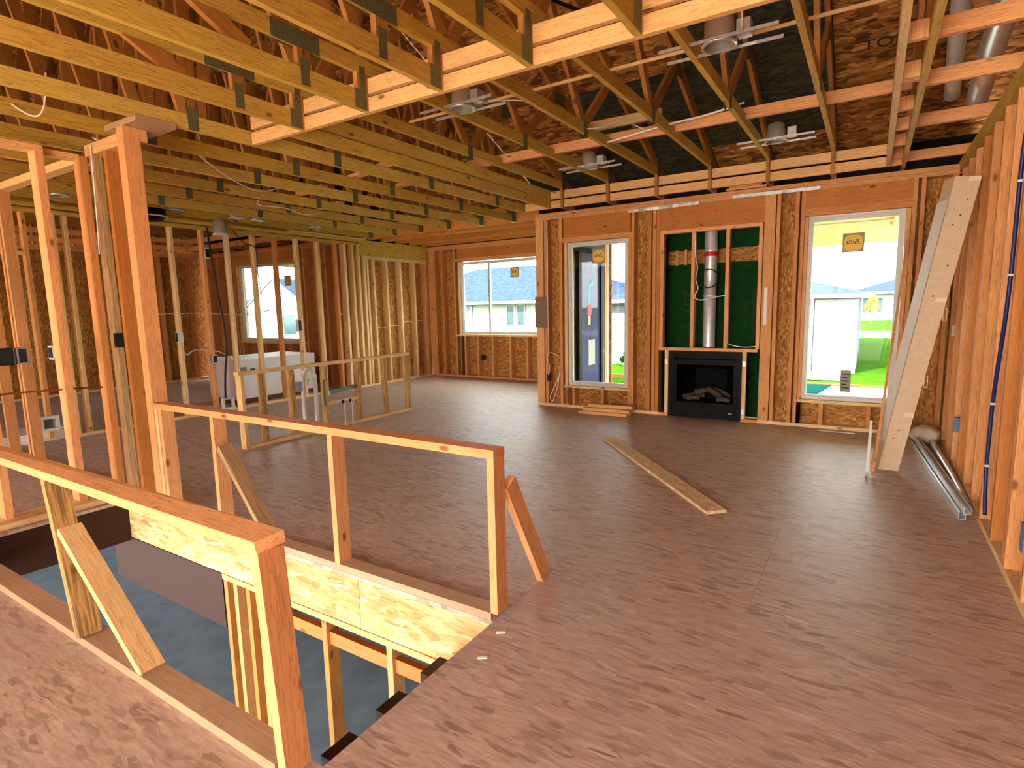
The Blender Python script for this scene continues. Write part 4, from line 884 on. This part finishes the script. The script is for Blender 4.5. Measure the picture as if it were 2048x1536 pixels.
obox(XL-.06, XL+.012, 4.10, 4.17, 1.05, 1.19, 'white box on the partition stud beside the cable tail', 'white')
obox(XL-.05, XL+.012, 4.55, 4.62, .72, .84, 'white box on the partition stud in front of the tub carton', 'white')
obox(XL-.05, XL+.012, 6.03, 6.10, 1.10, 1.30, 'box on the partition stud in front of the bright window', 'white')
obox(XL-.05, XL+.012, 4.58, 4.66, 2.2, 2.34, 'small white box high on the partition', 'white')
o = empty('floor_outlet_frame', (-7.9, 4.65, 0), 'square white plastic frame at the foot of the black cable', 'outlet box'); ring('frame', o, 4.62, 4.80, .03, .21, .03, XL+.0, XL+.05, M['white'], 'x')
obox(XL+.0, XL+.06, 4.36, 4.46, .03, .12, 'white box on the floor by the partition plate', 'white')
obox(-5.10, -5.04, 1.40, 1.48, 1.11, 1.23, 'black box on the stair partition at the left picture edge', 'wirek')
obox(-5.10, -5.04, 1.50, 1.56, 1.11, 1.23, 'grey box beside the black one on the stair partition', 'greybox')
obox(-5.24, -5.152, 1.745, 1.80, 1.12, 1.22, 'pale box on the left side of the stair partition post', 'white')
obox(-4.945, -4.90, YH+.0, YH+.05, 1.19, 1.30, 'black box between the two hall studs', 'wirek')
wb_ = empty('washer_box', (-7.95, 2.42, .2), 'white recessed valve box low in the far left studs', 'valve box')
ring('frame', wb_, 2.44, 2.62, .15, .32, .03, -7.9, -7.80, M['white'], 'x'); box('back', wb_, -7.92, -7.90, 2.44, 2.62, .15, .32, M['greybox'])
o = box('floor_tray', None, -8.6, -8.06, 2.20, 2.80, .0, .11, M['board_w']); tag(o, 'low pale tray on the floor beyond the hall wall', 'tray')
wire([(-5.09, 1.0, .90), (-5.09, 1.35, .91), (-5.09, 1.7, .90), (-5.11, 2.02, .88)], 'thin brown line drilled through the hall studs', 'wirebr', .007)
wire([(-4.93, 2.06, 2.68), (-4.95, 2.06, 2.3), (-4.99, 2.06, 1.9)], 'white string hanging beside the corner post')
for (x, y, l) in ((-1.335, 1.93, 'pale wood chip on the floor by the foot of the far railing'), (-1.30, 1.74, 'pale wood chip at the right edge of the stair opening')):
    o = bar('wood_chip', None, (x, y, .004), (x+.035, y+.02, .006), .012, .006, M['cardw']); tag(o, l, 'wood chip')

# ------------------------------------------------------------------ outdoors
g = empty('ground', (0, 20, -1), 'bright green lawns and street around the house', 'ground', kind='structure')
def strip(name, x0, x1, prof, mat):
    V = []
    for y_, z_ in prof: V += [(x0, y_, z_), (x1, y_, z_)]
    return mobj(name, V, [(2*i, 2*i+1, 2*i+3, 2*i+2) for i in range(len(prof)-1)], mat, g)
strip('lawn', -120, 90, [(7.42, -.46), (13.6, -.42), (16, -.55), (20, -1.0), (26, -1.12), (31, -.62), (33, -.5)], M['grass'])
strip('street', -120, 90, [(33, -.5), (37.5, -.40)], M['asphalt'])
strip('lawn', -120, 90, [(37.5, -.40), (44, .02), (60, .2), (140, .6)], M['grass'])
strip('front_yard', -120, 90, [(-3.8, -.5), (-12, -.6), (-120, -.6)], plain('front_gravel', (178, 172, 160), .9, 0, .1, 2))
strip('driveway', -3.2, -.5, [(15.5, -.50), (20.0, -.98), (22, -1.02)], M['patio'])
pt = empty('patio', (-1, 10, -.35), 'pale concrete patio outside the tall windows', 'patio', kind='structure')
box('slab', pt, -3.9, 3.2, 7.42, 13.4, -.45, -.35, M['patio']); box('edging', pt, -6, 4.0, 13.42, 13.56, -.45, -.32, M['mulch'])
o = mobj('pool_cover', [(-3.8, 12.1, -.346), (-.78, 12.1, -.346), (-.62, 13.38, -.346), (-3.8, 13.38, -.346), (-3.8, 12.1, -.33), (-.78, 12.1, -.33), (-.62, 13.38, -.33), (-3.8, 13.38, -.33)], CF, M['tealp']); tag(o, 'teal cover lying on the patio outside the right window', 'cover')
pc = empty('patio_cover', (-1, 9, 2.3), 'pale timber patio roof with a beam seen through the top of the windows', 'patio roof')
box('ceiling_board', pc, -3.94, 2.2, 7.50, 11.0, 2.60, 2.63, M['porch'])
box('beam', pc, -3.94, 2.2, 10.28, 10.46, 2.27, 2.55, M['porch']); box('fascia', pc, -3.94, 2.2, 10.9, 11.0, 2.46, 2.66, M['trim'])
for xx in (-3.1, -2.0, -.9, .2, 1.3): box('rafter', pc, xx, xx+.04, 7.50, 10.28, 2.50, 2.60, M['porch'])
for xx in (-3.80, 2.0): box('post', pc, xx, xx+.15, 10.29, 10.44, -.35, 2.27, M['porch'])
box('roof_board', pc, -3.94, 2.3, 7.50, 11.05, 2.66, 2.70, M['osbdeck'])

def house(name, x0, x1, y0, y1, zb, ze, zr, roof, lab, wins=(), wall='stucco', gable=False, parts=()):
    h = empty(name, ((x0+x1)/2, y0, zb), lab, 'house')
    box('wall', h, x0, x1, y0, y1, zb-.4, ze, M[wall])
    o_ = .45; a, b, c, d = x0-o_, x1+o_, y0-(.06 if gable else o_), y1+o_; my = (c+d)/2; ins = min((b-a)/2-.2, (d-c)/2)
    z0 = ze-.05
    if gable:
        mx = (a+b)/2
        V = [(a, c, z0), (b, c, z0), (b, d, z0), (a, d, z0), (mx, c, zr), (mx, d, zr)]; F = [(0, 4, 5, 3), (1, 2, 5, 4), (0, 3, 2, 1)]
        zx = z0+(x0-a)*(zr-z0)/(mx-a)-.01; mobj('gable', [(x0, y0, ze-.1), (x1, y0, ze-.1), (x1, y0, zx), (mx, y0, zr-.01), (x0, y0, zx), (x0, y0+.1, ze-.1), (x1, y0+.1, ze-.1), (x1, y0+.1, zx), (mx, y0+.1, zr-.01), (x0, y0+.1, zx)], [(0, 1, 2, 3, 4), (9, 8, 7, 6, 5)], M[wall], h)
        for s_, e_ in (((a, c-.02, z0), (mx, c-.02, zr)), ((mx, c-.02, zr), (b, c-.02, z0))): bar('rake_board', h, s_, e_, .06, .09, M['greybox'])
    else:
        V = [(a, c, z0), (b, c, z0), (b, d, z0), (a, d, z0), (a+ins, my, zr), (b-ins, my, zr)]; F = [(0, 1, 5, 4), (1, 2, 5), (2, 3, 4, 5), (3, 0, 4), (0, 3, 2, 1)]
    mobj('roof', V, F, M[roof], h)
    box('gutter', h, a, b, c-.08, c+.04, z0-.1, z0+.03, M['greybox'])
    for (wx0, wx1, wz0, wz1) in wins:
        f = ring('window', h, wx0, wx1, wz0, wz1, .07, y0-.06, y0+.02, M['greybox']); box('pane', f, wx0+.06, wx1-.06, y0-.03, y0+.0, wz0+.06, wz1-.06, M['gwin'])
    return h
h = house('house', -9.5, -.38, 22, 30, -1.1, 1.62, 2.75, 'roofs', 'pale garage house nearest the right window', (), 'siding')
box('garage_wall', h, -1.62, -.36, 21.9, 22, -1.2, 1.42, M['stucco']); box('downspout', h, -1.74, -1.66, 21.86, 21.98, -1.1, 1.55, M['trim'])
for k in range(14): box('siding_course', h, -9.5, -1.75, 21.965, 22.0, -1.1+.19*k, -1.1+.19*k+.175, M['siding'])
h = house('house', -1.1, 9, 44, 53, .02, 1.86, 3.3, 'roofd', 'white house with a blue roof across the street', ((-.55, .18, .45, 1.5), (.24, .66, .45, 1.5), (2.5, 3.8, .5, 1.5)))
h = house('house', -27, -12.2, 26, 36, -1.1, 1.72, 3.9, 'roofs', 'large white house filling the nook window', ((-16.7, -16.15, .35, 1.55), (-16.05, -15.5, .35, 1.55), (-19.9, -19.3, .75, 1.45), (-19.95, -19.3, -.6, .35), (-13.9, -13.1, .7, 1.6)))
box('downspout', h, -19.05, -18.97, 25.9, 25.98, -1.0, 1.6, M['greybox']); box('utility_box', h, -18.5, -18.05, 25.85, 25.98, -.6, .3, M['greybox'])
h = house('house', -43, -36.0, 28, 40, -1.1, 1.75, 4.0, 'roofs', 'gabled pale house seen through the window behind the tub', ((-38.6, -37.0, -.4, 1.2),), 'stucco', True)
h = house('house', -52, -44, 30, 40, -1.1, 1.6, 3.4, 'roofs', 'long low house left of the gabled one', ())
h = house('house', -30, -17.5, 48, 58, .1, 2.2, 4.0, 'roofd', 'distant house seen past the black patio door', ((-22.5, -21, .8, 1.8),))
def tree(x, y, z, hgt, mat, lab, n=26, seed=1):
    t_ = empty('young_tree', (x, y, z), lab, 'tree'); rr = random.Random(seed)
    tube('trunk', t_, [(x, y, z), (x+.02, y, z+hgt*.5), (x, y, z+hgt*.85)], .03, M['mulch'], 6, 2)
    bm = bmesh.new()
    for k in range(n*14):
        f = rr.random()**.8; rad = .32*hgt*(1-f)*.9+.05; a = rr.uniform(0, 6.28); q = rad*math.sqrt(rr.random())
        c = Vector((q*math.cos(a), q*math.sin(a), hgt*(.35+.65*f))); u = Vector((rr.gauss(0, 1), rr.gauss(0, 1), rr.gauss(0, 1))).normalized()*.07; v = u.orthogonal().normalized()*.05
        bm.faces.new([bm.verts.new(c+u), bm.verts.new(c+v), bm.verts.new(c-u), bm.verts.new(c-v)])
    me = bpy.data.meshes.new('foliage'); bm.to_mesh(me); bm.free(); me.materials.append(mat)
    link(bpy.data.objects.new('foliage', me), Matrix.Translation((x, y, z)), t_)
tree(.03, 39.5, -.3, 2.1, M['leafy'], 'small yellow leaved tree on the far lawn')
tree(-4.6, 12.6, -.45, 1.2, M['leafg'], 'small green shrub beyond the patio door', seed=5)
